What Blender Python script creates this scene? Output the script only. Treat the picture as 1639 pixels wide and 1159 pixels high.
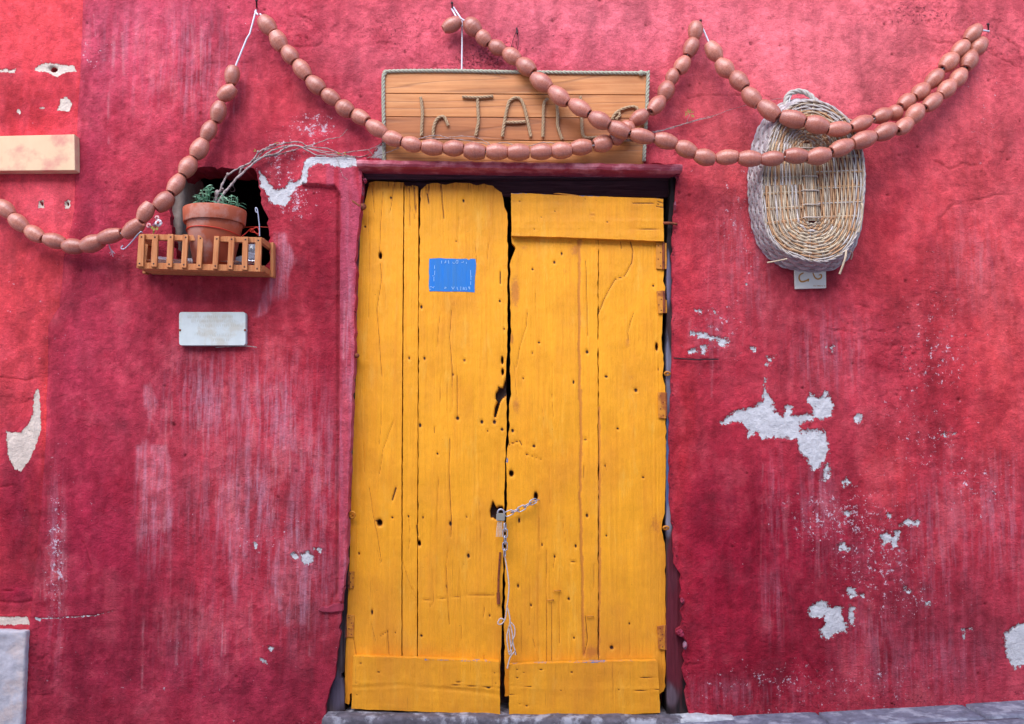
import bpy, bmesh, math, random
import numpy as np
from mathutils import Vector, Matrix
R = math.radians
random.seed(7)
S = bpy.context.scene
for o in list(bpy.data.objects): bpy.data.objects.remove(o)

# ------------------------------------------------------------------ camera, light, exposure
W0, H0 = 1639.0, 1159.0
DIST, PITCH, CAMZ = 3.4, R(5.0), 1.0
HALF = 1.93
FPX = (W0/2)/(HALF/DIST)
cam = bpy.data.cameras.new('camera'); co = bpy.data.objects.new('camera', cam)
S.collection.objects.link(co); S.camera = co
cam.sensor_fit = 'HORIZONTAL'; cam.sensor_width = 36.0
cam.lens = 36.0*FPX/W0; cam.clip_end = 200
co.location = (0, -DIST, CAMZ); co.rotation_euler = (R(90)+PITCH, 0, 0)

w = bpy.data.worlds.new('World'); S.world = w; w.use_nodes = True
nt = w.node_tree; nt.nodes.clear()
sky = nt.nodes.new('ShaderNodeTexSky'); sky.sky_type = 'NISHITA'; sky.sun_disc = False
SUN_EL, SUN_AZ = R(43), R(200)
sky.sun_elevation = SUN_EL; sky.sun_rotation = SUN_AZ
sky.dust_density = 0.6; sky.ozone_density = 1.6; sky.air_density = 1.0
bg = nt.nodes.new('ShaderNodeBackground'); bg.inputs['Strength'].default_value = 0.15
wo = nt.nodes.new('ShaderNodeOutputWorld')
nt.links.new(sky.outputs[0], bg.inputs[0]); nt.links.new(bg.outputs[0], wo.inputs[0])
sd = bpy.data.lights.new('sun', 'SUN'); sd.energy = 1.5; sd.angle = R(60); sd.color = (1.0, 0.985, 0.965)
so = bpy.data.objects.new('sun', sd); S.collection.objects.link(so)
# rotation: azimuth measured clockwise from +Y (north)
sdir = Vector((math.sin(SUN_AZ)*math.cos(SUN_EL), math.cos(SUN_AZ)*math.cos(SUN_EL), math.sin(SUN_EL)))
so.rotation_euler = sdir.to_track_quat('Z', 'Y').to_euler()
S.view_settings.view_transform = 'Standard'; S.view_settings.look = 'None'
S.view_settings.gamma = 1.0; S.view_settings.use_curve_mapping = False
S.view_settings.exposure = 1.72

# ------------------------------------------------------------------ measuring: photo pixel -> point on a plane y = const
def PA(px, py, y=0.0):
    px = np.asarray(px, float); py = np.asarray(py, float); y = np.asarray(y, float)
    dx = (px-W0/2)/FPX; u = -(py-H0/2)/FPX
    dy = math.cos(PITCH) - u*math.sin(PITCH); dz = math.sin(PITCH) + u*math.cos(PITCH)
    t = (y+DIST)/dy
    return dx*t, y+0*t, CAMZ+dz*t
def P(px, py, y=0.0):
    a, b, c = PA(px, py, y); return Vector((float(a), float(b), float(c)))
def Z(ox, oy, s, pts): return [(ox+a/s, oy+b/s) for a, b in pts]

def lin(c):
    c = np.asarray(c, float)/255.0
    return np.where(c <= 0.04045, c/12.92, ((c+0.055)/1.055)**2.4)
def look(r, g, b, k=1.0):
    c = lin((r, g, b))*k; return (float(c[0]), float(c[1]), float(c[2]), 1.0)

# ------------------------------------------------------------------ numpy noise
_rs = np.random.RandomState(11); _lat = _rs.rand(512, 512)
def vn(x, y, seed=0):
    x = x+seed*37.17; y = y+seed*91.7
    xi = np.floor(x).astype(int); yi = np.floor(y).astype(int)
    fx = x-xi; fy = y-yi; fx = fx*fx*(3-2*fx); fy = fy*fy*(3-2*fy)
    x0 = xi % 512; x1 = (xi+1) % 512; y0 = yi % 512; y1 = (yi+1) % 512
    a = _lat[x0, y0]; b = _lat[x1, y0]; c = _lat[x0, y1]; d = _lat[x1, y1]
    return (a*(1-fx)+b*fx)*(1-fy)+(c*(1-fx)+d*fx)*fy
def fbm(x, y, o=4, seed=0, g=0.5):
    s = 0; a = 1; t = 0
    for i in range(o):
        s = s+a*vn(x, y, seed+i); t += a; a *= g; x = x*2.03; y = y*2.03
    return s/t
def sstep(a, b, x):
    t = np.clip((x-a)/(b-a), 0, 1); return t*t*(3-2*t)
def inside(X, Y, poly):
    r = np.zeros(X.shape, bool); n = len(poly)
    for i in range(n):
        x1, y1 = poly[i]; x2, y2 = poly[(i+1) % n]
        if y1 == y2: continue
        c = ((y1 > Y) != (y2 > Y)) & (X < (x2-x1)*(Y-y1)/(y2-y1)+x1); r ^= c
    return r
def dseg(X, Y, pts, closed=False):
    d = np.full(X.shape, 1e9); n = len(pts)
    for i in range(n if closed else n-1):
        x1, y1 = pts[i]; x2, y2 = pts[(i+1) % n]
        vx, vy = x2-x1, y2-y1; L = vx*vx+vy*vy+1e-9
        t = np.clip(((X-x1)*vx+(Y-y1)*vy)/L, 0, 1)
        d = np.minimum(d, np.hypot(X-x1-t*vx, Y-y1-t*vy))
    return d
def sub(X, Y, pts, m):
    xs = [p[0] for p in pts]; ys = [p[1] for p in pts]
    return (X > min(xs)-m) & (X < max(xs)+m) & (Y > min(ys)-m) & (Y < max(ys)+m)
def soft_poly(F, X, Y, poly, w=10.0, k=1.0):
    """F = max(F, soft field that is .5 on the outline)"""
    m = sub(X, Y, poly, w)
    if not m.any(): return
    x = X[m]; y = Y[m]; d = dseg(x, y, poly, True); s = np.where(inside(x, y, poly), d, -d)
    F[m] = np.maximum(F[m], k*np.clip(0.5+s/w, 0, 1))
def blob(F, X, Y, cx, cy, rx, ry, k=1.0, mode='max'):
    m = (abs(X-cx) < rx*2.6) & (abs(Y-cy) < ry*2.6)
    if not m.any(): return
    v = k*np.exp(-((X[m]-cx)/rx)**2-((Y[m]-cy)/ry)**2)
    F[m] = np.maximum(F[m], v) if mode == 'max' else F[m]+v
def line(F, X, Y, pts, wd, k=1.0):
    m = sub(X, Y, pts, wd*4+3)
    if not m.any(): return
    d = dseg(X[m], Y[m], pts); F[m] = np.maximum(F[m], k*np.exp(-(d/wd)**2))
def jag(poly, amp=1.0, step=5.0, seed=1, closed=True):
    rr = random.Random(seed); out = []; n = len(poly)
    for i in range(n if closed else n-1):
        a = poly[i]; b = poly[(i+1) % n]; L = math.hypot(b[0]-a[0], b[1]-a[1]); k = max(1, int(L/step))
        for j in range(k):
            t = j/k; out.append((a[0]+(b[0]-a[0])*t+rr.gauss(0, amp), a[1]+(b[1]-a[1])*t+rr.gauss(0, amp)))
    if not closed: out.append(poly[-1])
    return out

# ------------------------------------------------------------------ object helpers
def link(name, me, mat=None, parent=None):
    o = bpy.data.objects.new(name, me); S.collection.objects.link(o)
    if mat is not None and me is not None and len(me.materials) == 0: me.materials.append(mat)
    if parent is not None: o.parent = parent
    return o
def tag(o, label=None, cat=None, group=None, kind=None):
    if label: o['label'] = label
    if cat: o['category'] = cat
    if group: o['group'] = group
    if kind: o['kind'] = kind
    return o
def thing(name, label, cat, group=None):
    return tag(bpy.data.objects.new(name, None), label, cat, group)
def T(name, label, cat, loc, group=None):
    o = thing(name, label, cat, group); S.collection.objects.link(o); o.location = loc; o.empty_display_size = 0.05
    return o
def settle(root):
    """children were modelled in world space: shift them so that the Empty's place holds"""
    bpy.context.view_layer.update()
    inv = Matrix.Translation(-Vector(root.location))
    for c in root.children: c.matrix_parent_inverse = inv
def mesh_np(name, V, F, smooth=True):
    me = bpy.data.meshes.new(name); V = np.asarray(V, np.float32); F = np.asarray(F, np.int32)
    me.vertices.add(len(V)); me.vertices.foreach_set('co', V.ravel())
    n, k = F.shape
    me.loops.add(n*k); me.loops.foreach_set('vertex_index', F.ravel())
    me.polygons.add(n); me.polygons.foreach_set('loop_start', np.arange(0, n*k, k, dtype=np.int32))
    try: me.polygons.foreach_set('loop_total', np.full(n, k, np.int32))
    except Exception: pass
    if smooth: me.polygons.foreach_set('use_smooth', np.ones(n, bool))
    me.update(calc_edges=True); me.validate(); return me
def attr(me, name, A):
    a = me.attributes.new(name, 'FLOAT_COLOR', 'POINT')
    if A.shape[1] == 3: A = np.hstack([A, np.ones((len(A), 1))])
    a.data.foreach_set('color', A.astype(np.float32).ravel())

class MB:
    """collects quads into one mesh, with an optional colour per vertex"""
    def __init__(s): s.v = []; s.f = []; s.c = []
    def add(s, V, F, c=None):
        b = len(s.v); s.v += [tuple(x) for x in V]; s.f += [tuple(i+b for i in f) for f in F]
        s.c += [tuple(c) if c is not None else (1, 1, 1)]*len(V)
    def tube(s, pts, r, n=6, c=None, cap=True, taper=None):
        pts = [Vector(p) for p in pts]; m = len(pts)
        if m < 2: return
        t = (pts[1]-pts[0]).normalized(); up = Vector((0, 1, 0)) if abs(t.y) < 0.9 else Vector((1, 0, 0))
        nrm = (up-t*up.dot(t)).normalized(); V = []
        for i in range(m):
            t2 = (pts[min(i+1, m-1)]-pts[max(i-1, 0)]); t2 = t2.normalized() if t2.length > 1e-9 else t
            nrm = nrm-t2*nrm.dot(t2); nrm = nrm.normalized() if nrm.length > 1e-6 else t2.orthogonal().normalized()
            bn = t2.cross(nrm); rr = r[i] if isinstance(r, (list, tuple)) else r
            if taper: rr = r*(taper[0]+(taper[1]-taper[0])*i/(m-1))
            for k in range(n):
                a = 2*math.pi*k/n; V.append(pts[i]+(nrm*math.cos(a)+bn*math.sin(a))*rr)
            t = t2
        F = [(i*n+k, i*n+(k+1) % n, (i+1)*n+(k+1) % n, (i+1)*n+k) for i in range(m-1) for k in range(n)]
        if cap:
            V += [V[k].copy() for k in range(n)]+[V[(m-1)*n+k].copy() for k in range(n)]
            F += [tuple(m*n+k for k in range(n-1, -1, -1)), tuple((m+1)*n+k for k in range(n))]
        s.add(V, F, c)
    def rope(s, pts, r, pitch=0.022, strands=3, c=None, n=5):
        pts = resample(pts, pitch/6); m = len(pts)
        tans = [(pts[min(i+1, m-1)]-pts[max(i-1, 0)]).normalized() for i in range(m)]
        up = Vector((0, 1, 0)); L = 0
        for q in range(strands):
            out = []; L = 0
            for i in range(m):
                if i: L += (pts[i]-pts[i-1]).length
                nn = (up-tans[i]*up.dot(tans[i])); nn = nn.normalized() if nn.length > 1e-5 else tans[i].orthogonal().normalized()
                bb = tans[i].cross(nn); a = 2*math.pi*(L/(pitch*strands)*1.0+q/strands)
                out.append(pts[i]+(nn*math.cos(a)+bb*math.sin(a))*r*0.5)
            s.tube(out, r*0.56, n, c)
    def lathe(s, prof, n=24, loc=(0, 0, 0), c=None):
        V = []; m = len(prof)
        for rr, z in prof:
            for k in range(n):
                a = 2*math.pi*k/n; V.append((loc[0]+rr*math.cos(a), loc[1]+rr*math.sin(a), loc[2]+z))
        F = [(i*n+k, i*n+(k+1) % n, (i+1)*n+(k+1) % n, (i+1)*n+k) for i in range(m-1) for k in range(n)]
        s.add(V, F, c)
    def box(s, a, b, c=None):
        x0, y0, z0 = a; x1, y1, z1 = b
        s.add([(x0, y0, z0), (x1, y0, z0), (x1, y1, z0), (x0, y1, z0), (x0, y0, z1), (x1, y0, z1), (x1, y1, z1), (x0, y1, z1)],
              [(0, 3, 2, 1), (4, 5, 6, 7), (0, 1, 5, 4), (1, 2, 6, 5), (2, 3, 7, 6), (3, 0, 4, 7)], c)
    def ball(s, c0, r, n=8, c=None, sc=(1, 1, 1)):
        V = []; F = []
        for i in range(n+1):
            th = math.pi*i/n; rr = max(math.sin(th), 1e-3)
            for k in range(n*2):
                a = math.pi*k/n; V.append((c0[0]+r*sc[0]*rr*math.cos(a), c0[1]+r*sc[1]*rr*math.sin(a), c0[2]+r*sc[2]*math.cos(th)))
        m = n*2
        for i in range(n):
            for k in range(m): F.append((i*m+k, (i+1)*m+k, (i+1)*m+(k+1) % m, i*m+(k+1) % m))
        s.add(V, F, c)
    def build(s, name, mat, parent=None, smooth=True, col=False):
        me = bpy.data.meshes.new(name); me.from_pydata(s.v, [], s.f)
        if smooth: me.polygons.foreach_set('use_smooth', [True]*len(me.polygons))
        if col: attr(me, 'Col', np.array(s.c, float))
        me.update(); o = link(name, me, mat, parent)
        if parent is not None and name in STUFF: o['kind'] = 'stuff'
        return o
STUFF = {'woven_base', 'base_ribs', 'centre_sticks', 'border_braid', 'woven_side', 'side_stakes', 'rim', 'handle', 'loose_cane', 'nail_head', 'screw', 'faded_lettering', 'worn_lettering', 'brush_strokes', 'leaves', 'stems', 'buds', 'branches', 'petals', 'stem', 'cord'}
def resample(pts, step):
    pts = [Vector(p) for p in pts]; out = [pts[0]]
    for a, b in zip(pts, pts[1:]):
        L = (b-a).length; k = max(1, int(round(L/step)))
        out += [a.lerp(b, j/k) for j in range(1, k+1)]
    return out
def smooth_pts(pts, per=6):
    pts = [Vector(p) for p in pts]; n = len(pts); out = []
    if n < 3: return pts
    for i in range(n-1):
        p0 = pts[max(i-1, 0)]; p1 = pts[i]; p2 = pts[i+1]; p3 = pts[min(i+2, n-1)]
        for j in range(per):
            t = j/per
            out.append(0.5*((2*p1)+(-p0+p2)*t+(2*p0-5*p1+4*p2-p3)*t*t+(-p0+3*p1-3*p2+p3)*t*t*t))
    out.append(pts[-1]); return out
def curve(pp, y, per=6):
    return smooth_pts([P(a[0], a[1], (a[2] if len(a) > 2 else y)) for a in pp], per)
def slab(name, quad, y, thick, mat, parent=None, bev=0.002, seg=2, cuts=0, amp=0.0):
    """plank: front face given in photo pixels at depth y, box of real thickness behind it"""
    bm = bmesh.new(); fr = [P(a, b, y) for a, b in quad]
    vs = [bm.verts.new(p) for p in fr]+[bm.verts.new(p+Vector((0, thick, 0))) for p in fr]
    n = len(quad); bm.faces.new(vs[:n]); bm.faces.new(vs[n:][::-1])
    for i in range(n): bm.faces.new((vs[(i+1) % n], vs[i], vs[n+i], vs[n+(i+1) % n]))
    bmesh.ops.recalc_face_normals(bm, faces=bm.faces)
    if bev: bmesh.ops.bevel(bm, geom=bm.edges[:], offset=bev, segments=seg, profile=0.5, affect='EDGES')
    me = bpy.data.meshes.new(name); bm.to_mesh(me); bm.free()
    return link(name, me, mat, parent)
def rough_box(name, x0, x1, y0, y1, z0, z1, res, amp, mat, parent=None, slope=0.0, seed=3, rnd=0.01):
    def ax(a, b): n = max(2, int((b-a)/res)); return np.linspace(a, b, n+1)
    X, Y, Zc = ax(x0, x1), ax(y0, y1), ax(z0, z1); V = []; F = []
    def face(A, B, f):
        b = len(V); na, nb = len(A), len(B)
        for i in range(na):
            for j in range(nb): V.append(f(A[i], B[j]))
        for i in range(na-1):
            for j in range(nb-1): F.append((b+i*nb+j, b+(i+1)*nb+j, b+(i+1)*nb+j+1, b+i*nb+j+1))
    face(X, Zc, lambda a, b: (a, y0, b)); face(X, Y, lambda a, b: (a, b, z1))
    face(Y, Zc, lambda a, b: (x0, a, b)); face(Y, Zc, lambda a, b: (x1, a, b)); face(X, Zc, lambda a, b: (a, y1, b))
    V = np.array(V); c = np.array([(x0+x1)/2, (y0+y1)/2, (z0+z1)/2]); h = np.array([(x1-x0)/2, (y1-y0)/2, (z1-z0)/2])
    q = V-c; core = np.sign(q)*np.maximum(h-rnd, 0); inn = np.clip(q, -np.maximum(h-rnd, 0), np.maximum(h-rnd, 0)); d = q-inn
    L = np.linalg.norm(d, axis=1, keepdims=True); L[L < 1e-9] = 1; N = d/L; q = inn+N*np.minimum(L, rnd)
    nz = fbm(V[:, 0]*14+V[:, 1]*9, V[:, 2]*14+V[:, 1]*13, 4, seed)-0.5
    V = c+q+N*(nz*2*amp)[:, None]; V[:, 2] += slope*(V[:, 0]-x0)
    me = mesh_np(name, V, F); bm = bmesh.new(); bm.from_mesh(me); bmesh.ops.remove_doubles(bm, verts=bm.verts, dist=1e-4)
    bmesh.ops.recalc_face_normals(bm, faces=bm.faces); bm.to_mesh(me); bm.free()
    me.polygons.foreach_set('use_smooth', [True]*len(me.polygons)); return link(name, me, mat, parent)

def relief(name, X, Y, keep, yb, thick, fields, mat, parent=None, snap=(), snapd=6.0):
    """grid of photo pixels X,Y; keep = mask of quads; fields(px,py) -> (displacement in m towards the street, dict of colour attributes)"""
    ny, nx = X.shape; idx = np.arange(ny*nx).reshape(ny, nx)
    q = np.stack([idx[:-1, :-1], idx[1:, :-1], idx[1:, 1:], idx[:-1, 1:]], -1)[keep]
    cnt = np.bincount(q.ravel(), minlength=ny*nx); used = cnt > 0
    Xf = X.ravel().copy(); Yf = Y.ravel().copy()
    bnd = used & (cnt < 4)
    for poly in snap:
        m = np.where(bnd & sub(Xf, Yf, poly, snapd))[0]
        if len(m) == 0: continue
        x = Xf[m]; y = Yf[m]; best = np.full(len(m), 1e9); bx = x.copy(); by = y.copy(); n = len(poly)
        for i in range(n):
            x1, y1 = poly[i]; x2, y2 = poly[(i+1) % n]; vx, vy = x2-x1, y2-y1; L = vx*vx+vy*vy+1e-9
            t = np.clip(((x-x1)*vx+(y-y1)*vy)/L, 0, 1); cx = x1+t*vx; cy = y1+t*vy; d = np.hypot(x-cx, y-cy)
            s = d < best; best[s] = d[s]; bx[s] = cx[s]; by[s] = cy[s]
        s = best < snapd; Xf[m[s]] = bx[s]; Yf[m[s]] = by[s]
    rem = np.full(ny*nx, -1); rem[used] = np.arange(used.sum()); q = rem[q]; Xf = Xf[used]; Yf = Yf[used]
    disp, A = fields(Xf, Yf)
    x, _, z = PA(Xf, Yf, yb); V = np.stack([x, yb-disp, z], 1)
    e = np.concatenate([q[:, [0, 1]], q[:, [1, 2]], q[:, [2, 3]], q[:, [3, 0]]]); key = np.sort(e, 1); kk = key[:, 0].astype(np.int64)*len(V)+key[:, 1]
    u, first, c = np.unique(kk, return_index=True, return_counts=True); be = e[first[c == 1]]
    bv = np.unique(be); m1 = np.full(len(V), -1); m1[bv] = np.arange(len(bv))
    n0 = len(V); fr = V[bv].copy(); bk = V[bv].copy(); bk[:, 1] = yb+thick
    V = np.vstack([V, fr, bk]); nb = len(bv)
    sk = np.stack([n0+m1[be[:, 1]], n0+m1[be[:, 0]], n0+nb+m1[be[:, 0]], n0+nb+m1[be[:, 1]]], 1)
    me = mesh_np(name, V, np.vstack([q, sk]))
    for k, a in A.items(): attr(me, k, np.vstack([a, a[bv], a[bv]]))
    return link(name, me, mat, parent)

# ------------------------------------------------------------------ materials
class NM:
    def __init__(s, name):
        s.m = bpy.data.materials.new(name); s.m.use_nodes = True; s.t = s.m.node_tree
        s.b = s.t.nodes['Principled BSDF']; s.tc = s.t.nodes.new('ShaderNodeTexCoord').outputs['Object']
    def L(s, a, b): s.t.links.new(a, b)
    def put(s, sock, v):
        if isinstance(v, bpy.types.NodeSocket): s.L(v, sock)
        else: sock.default_value = v
    def noise(s, scale, detail=4, rough=0.55, vec=None, sc3=None, dist=0.0):
        n = s.t.nodes.new('ShaderNodeTexNoise'); n.inputs['Scale'].default_value = scale; n.inputs['Detail'].default_value = detail
        n.inputs['Roughness'].default_value = rough; n.inputs['Distortion'].default_value = dist
        v = vec or s.tc
        if sc3:
            mp = s.t.nodes.new('ShaderNodeMapping'); mp.inputs['Scale'].default_value = sc3; s.L(v, mp.inputs[0]); v = mp.outputs[0]
        s.L(v, n.inputs['Vector']); return n.outputs['Fac']
    def vor(s, scale, sc3=None, feat='F1'):
        n = s.t.nodes.new('ShaderNodeTexVoronoi'); n.inputs['Scale'].default_value = scale; n.feature = feat; v = s.tc
        if sc3:
            mp = s.t.nodes.new('ShaderNodeMapping'); mp.inputs['Scale'].default_value = sc3; s.L(v, mp.inputs[0]); v = mp.outputs[0]
        s.L(v, n.inputs['Vector']); return n.outputs['Distance']
    def math(s, op, a, b=0.0, c=None):
        n = s.t.nodes.new('ShaderNodeMath'); n.operation = op; s.put(n.inputs[0], a); s.put(n.inputs[1], b)
        if c is not None: s.put(n.inputs[2], c)
        return n.outputs[0]
    def rng(s, v, a, b, c=0.0, d=1.0):
        n = s.t.nodes.new('ShaderNodeMapRange'); n.clamp = True; s.put(n.inputs[0], v)
        for i, q in enumerate((a, b, c, d)): s.put(n.inputs[i+1], q)
        return n.outputs[0]
    def mix(s, f, a, b, mode='MIX'):
        n = s.t.nodes.new('ShaderNodeMix'); n.data_type = 'RGBA'; n.blend_type = mode
        s.put(n.inputs[0], f); s.put(n.inputs[6], a); s.put(n.inputs[7], b); return n.outputs[2]
    def att(s, name):
        n = s.t.nodes.new('ShaderNodeAttribute'); n.attribute_name = name; return n
    def sep(s, c):
        n = s.t.nodes.new('ShaderNodeSeparateColor'); s.L(c, n.inputs[0]); return n.outputs
    def scale(s, col, f):
        n = s.t.nodes.new('ShaderNodeVectorMath'); n.operation = 'SCALE'; s.put(n.inputs[0], col if isinstance(col, bpy.types.NodeSocket) else tuple(col)[:3]); s.put(n.inputs[3], f); return n.outputs[0]
    def bump(s, h, st=0.5, d=0.002):
        n = s.t.nodes.new('ShaderNodeBump'); n.inputs['Strength'].default_value = st; n.inputs['Distance'].default_value = d
        s.put(n.inputs['Height'], h)
        if s.b.inputs['Normal'].is_linked: s.L(s.b.inputs['Normal'].links[0].from_socket, n.inputs['Normal'])
        s.L(n.outputs[0], s.b.inputs['Normal']); return s
    def out(s, col=None, rough=0.8, spec=0.3, metal=0.0):
        if col is not None: s.put(s.b.inputs['Base Color'], col)
        s.put(s.b.inputs['Roughness'], rough); s.b.inputs['Specular IOR Level'].default_value = spec; s.b.inputs['Metallic'].default_value = metal
        return s.m
def simple(name, c, rough=0.7, var=0.15, nscale=60, bumpd=0.0006, metal=0.0, spec=0.3, c2=None, sc3=None):
    m = NM(name); n = m.noise(nscale, 5, 0.6, sc3=sc3)
    col = m.scale(c, m.rng(n, 0.25, 0.75, 1-var, 1+var))
    if c2: col = m.mix(m.rng(m.noise(nscale*0.4, 5, 0.65), 0.5, 0.62), col, c2)
    if bumpd: m.bump(n, 0.8, bumpd)
    return m.out(col, rough, spec, metal)

def wall_mat(name, plaster):
    m = NM(name); c = m.att('Col').outputs['Color']; M = m.att('M'); r, g, b = m.sep(M.outputs['Color'])[:3]; ro = M.outputs['Alpha']
    n1 = m.noise(26, 8, 0.68); n2 = m.noise(210, 4, 0.6); n3 = m.noise(7, 6, 0.6)
    col = m.scale(c, m.rng(n1, 0.3, 0.72, 0.74, 1.24)); col = m.scale(col, m.rng(n2, 0.28, 0.72, 0.84, 1.16))
    # chalky vertical runs
    st = m.noise(1, 7, 0.66, sc3=(46, 20, 3.2)); st2 = m.noise(1, 6, 0.7, sc3=(120, 60, 14))
    sv = m.math('MULTIPLY', g, m.rng(m.math('ADD', st, m.math('MULTIPLY', st2, 0.45)), 0.66, 0.92))
    col = m.mix(m.math('MULTIPLY', sv, 0.58), col, (0.58, 0.31, 0.40, 1))
    # light bloom
    bl = m.rng(n3, 0.52, 0.75, 0, 0.07); col = m.mix(bl, col, (0.56, 0.20, 0.23, 1))
    dk = m.rng(m.noise(11, 8, 0.75, sc3=(1.6, 1, 1)), 0.50, 0.70, 0, 0.38); col = m.mix(dk, col, (0.22, 0.020, 0.040, 1))
    # small light scuffs
    sp = m.noise(120, 6, 0.8); sp2 = m.noise(38, 5, 0.7)
    sf = m.rng(m.math('ADD', m.math('ADD', m.math('MULTIPLY', sp, .8), m.math('MULTIPLY', sp2, 0.75)), m.math('MULTIPLY', b, 0.21)), 0.99, 1.04)
    col = m.mix(m.math('MULTIPLY', sf, 0.8), col, (0.62, 0.50, 0.56, 1))
    # dark pits where the skin of the plaster broke
    pf = m.rng(m.math('ADD', m.noise(95, 6, 0.75), m.math('MULTIPLY', ro, 0.20)), 0.715, 0.79)
    col = m.mix(m.math('MULTIPLY', pf, 0.62), col, (0.10, 0.035, 0.055, 1))
    # lost paint
    pn = m.math('ADD', m.math('MULTIPLY', m.math('SUBTRACT', m.noise(58, 8, 0.78), 0.5), 1.9), r)
    pk = m.rng(pn, 0.50, 0.55); pk = m.math('MULTIPLY', pk, m.rng(r, 0.0, 0.08))
    pc = m.mix(m.rng(m.noise(34, 8, 0.75), .3, .7), plaster, tuple(x*0.66 for x in plaster[:3])+(1,))
    col = m.mix(pk, col, pc)
    hgt = m.math('ADD', m.math('MULTIPLY', n2, 0.5), m.math('ADD', m.math('MULTIPLY', m.noise(70, 6, 0.7), 1.1), m.math('MULTIPLY', m.noise(22, 5, 0.6), 1.6)))
    hgt = m.math('SUBTRACT', hgt, m.math('MULTIPLY', pk, 1.3)); hgt = m.math('SUBTRACT', hgt, m.math('MULTIPLY', pf, 0.7))
    m.bump(hgt, 0.9, 0.0058)
    return m.out(col, 0.9, 0.06)

YEL = look(252, 167, 34, 0.84)
def door_mat():
    m = NM('yellow_paint'); M = m.att('M'); r, g, b = m.sep(M.outputs['Color'])[:3]; a = M.outputs['Alpha']
    gr = m.noise(1, 7, 0.62, sc3=(150, 60, 5)); gb = m.noise(1, 5, 0.6, sc3=(36, 20, 2.0), dist=0.4); n = m.noise(9, 5, 0.6); f = m.noise(230, 3, 0.6)
    col = m.scale(YEL, m.rng(n, 0.3, 0.7, 0.90, 1.07)); col = m.scale(col, m.rng(gr, 0.3, 0.7, 0.93, 1.06)); col = m.scale(col, m.rng(f, 0.3, 0.7, 0.96, 1.04))
    col = m.mix(m.rng(gb, 0.52, 0.72, 0, 0.32), col, look(226, 130, 30, 0.82)); col = m.mix(m.rng(m.noise(3.5, 7, .7, sc3=(1.6, 1, .8)), .5, .7, 0, .30), col, look(220, 122, 28, 0.82)); col = m.mix(m.rng(m.noise(14, 6, .7, sc3=(1.5, 1, .35)), .56, .72, 0, .35), col, look(255, 196, 84, 0.85))
    # thin dirt in the grain
    col = m.mix(m.rng(m.math('ADD', gr, m.math('MULTIPLY', b, 0.22)), 0.68, 0.76, 0, 0.45), col, look(120, 62, 20, 0.8))
    gr2 = m.rng(m.math('ADD', m.noise(6, 6, .7, sc3=(1, 1, .5)), m.math('MULTIPLY', b, .55)), .48, .80, 0, .42); col = m.mix(gr2, col, look(214, 134, 50, 0.8))
    # rust / worn
    rn = m.math('ADD', g, m.math('MULTIPLY', m.math('SUBTRACT', m.noise(120, 6, 0.75), 0.5), 0.9))
    col = m.mix(m.rng(rn, 0.36, 0.66, 0, 0.68), col, look(196, 112, 50, 0.8))
    # lost paint: old blue
    bn = m.math('ADD', a, m.math('MULTIPLY', m.math('SUBTRACT', m.noise(110, 6, 0.7), 0.5), 1.1))
    col = m.mix(m.rng(bn, 0.52, 0.58), col, look(110, 130, 175, 0.8))
    # open cracks and holes: bare dark wood
    cn = m.math('ADD', r, m.math('MULTIPLY', m.math('SUBTRACT', m.noise(160, 5, 0.7), 0.5), 0.35))
    ck = m.rng(cn, 0.30, 0.62); col = m.mix(m.math('MULTIPLY', ck, .8), col, look(138, 72, 24, 0.8)); col = m.mix(m.rng(cn, 0.58, 0.80), col, look(50, 24, 14, 0.7))
    # specks
    sp = m.rng(m.noise(75, 4, 0.6), 0.735, 0.76, 0, 0.7); col = m.mix(sp, col, look(95, 50, 20, 0.8))
    m.bump(m.math('ADD', m.math('MULTIPLY', gr, 0.8), m.math('ADD', m.math('MULTIPLY', gb, 1.6), m.math('MULTIPLY', m.noise(26, 6, 0.62), 1.6))), 0.8, 0.0023)
    return m.out(col, m.rng(n, 0.3, 0.7, 0.45, 0.62), 0.25)
def wood_mat(name, ca, cb, sc3, grain=1.0, rough=0.6, cd=None):
    m = NM(name); g = m.noise(1, 6, 0.6, sc3=sc3, dist=0.6); w = m.math('FRACT', m.math('MULTIPLY', m.noise(1, 2, 0.4, sc3=tuple(x*0.16 for x in sc3), dist=0.3), 11.0))
    ln = m.rng(m.math('ABSOLUTE', m.math('SUBTRACT', w, 0.5)), 0.38, 0.5)
    col = m.mix(m.rng(g, 0.3, 0.7), ca, cb); col = m.mix(m.math('MULTIPLY', ln, 0.45*grain), col, cd or tuple(x*0.35 for x in ca[:3])+(1,))
    col = m.scale(col, m.rng(m.noise(5, 4, 0.6), 0.3, 0.7, 0.85, 1.12))
    m.bump(m.math('SUBTRACT', g, m.math('MULTIPLY', ln, 0.4)), 0.6, 0.0012); return m.out(col, rough, 0.3)
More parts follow.
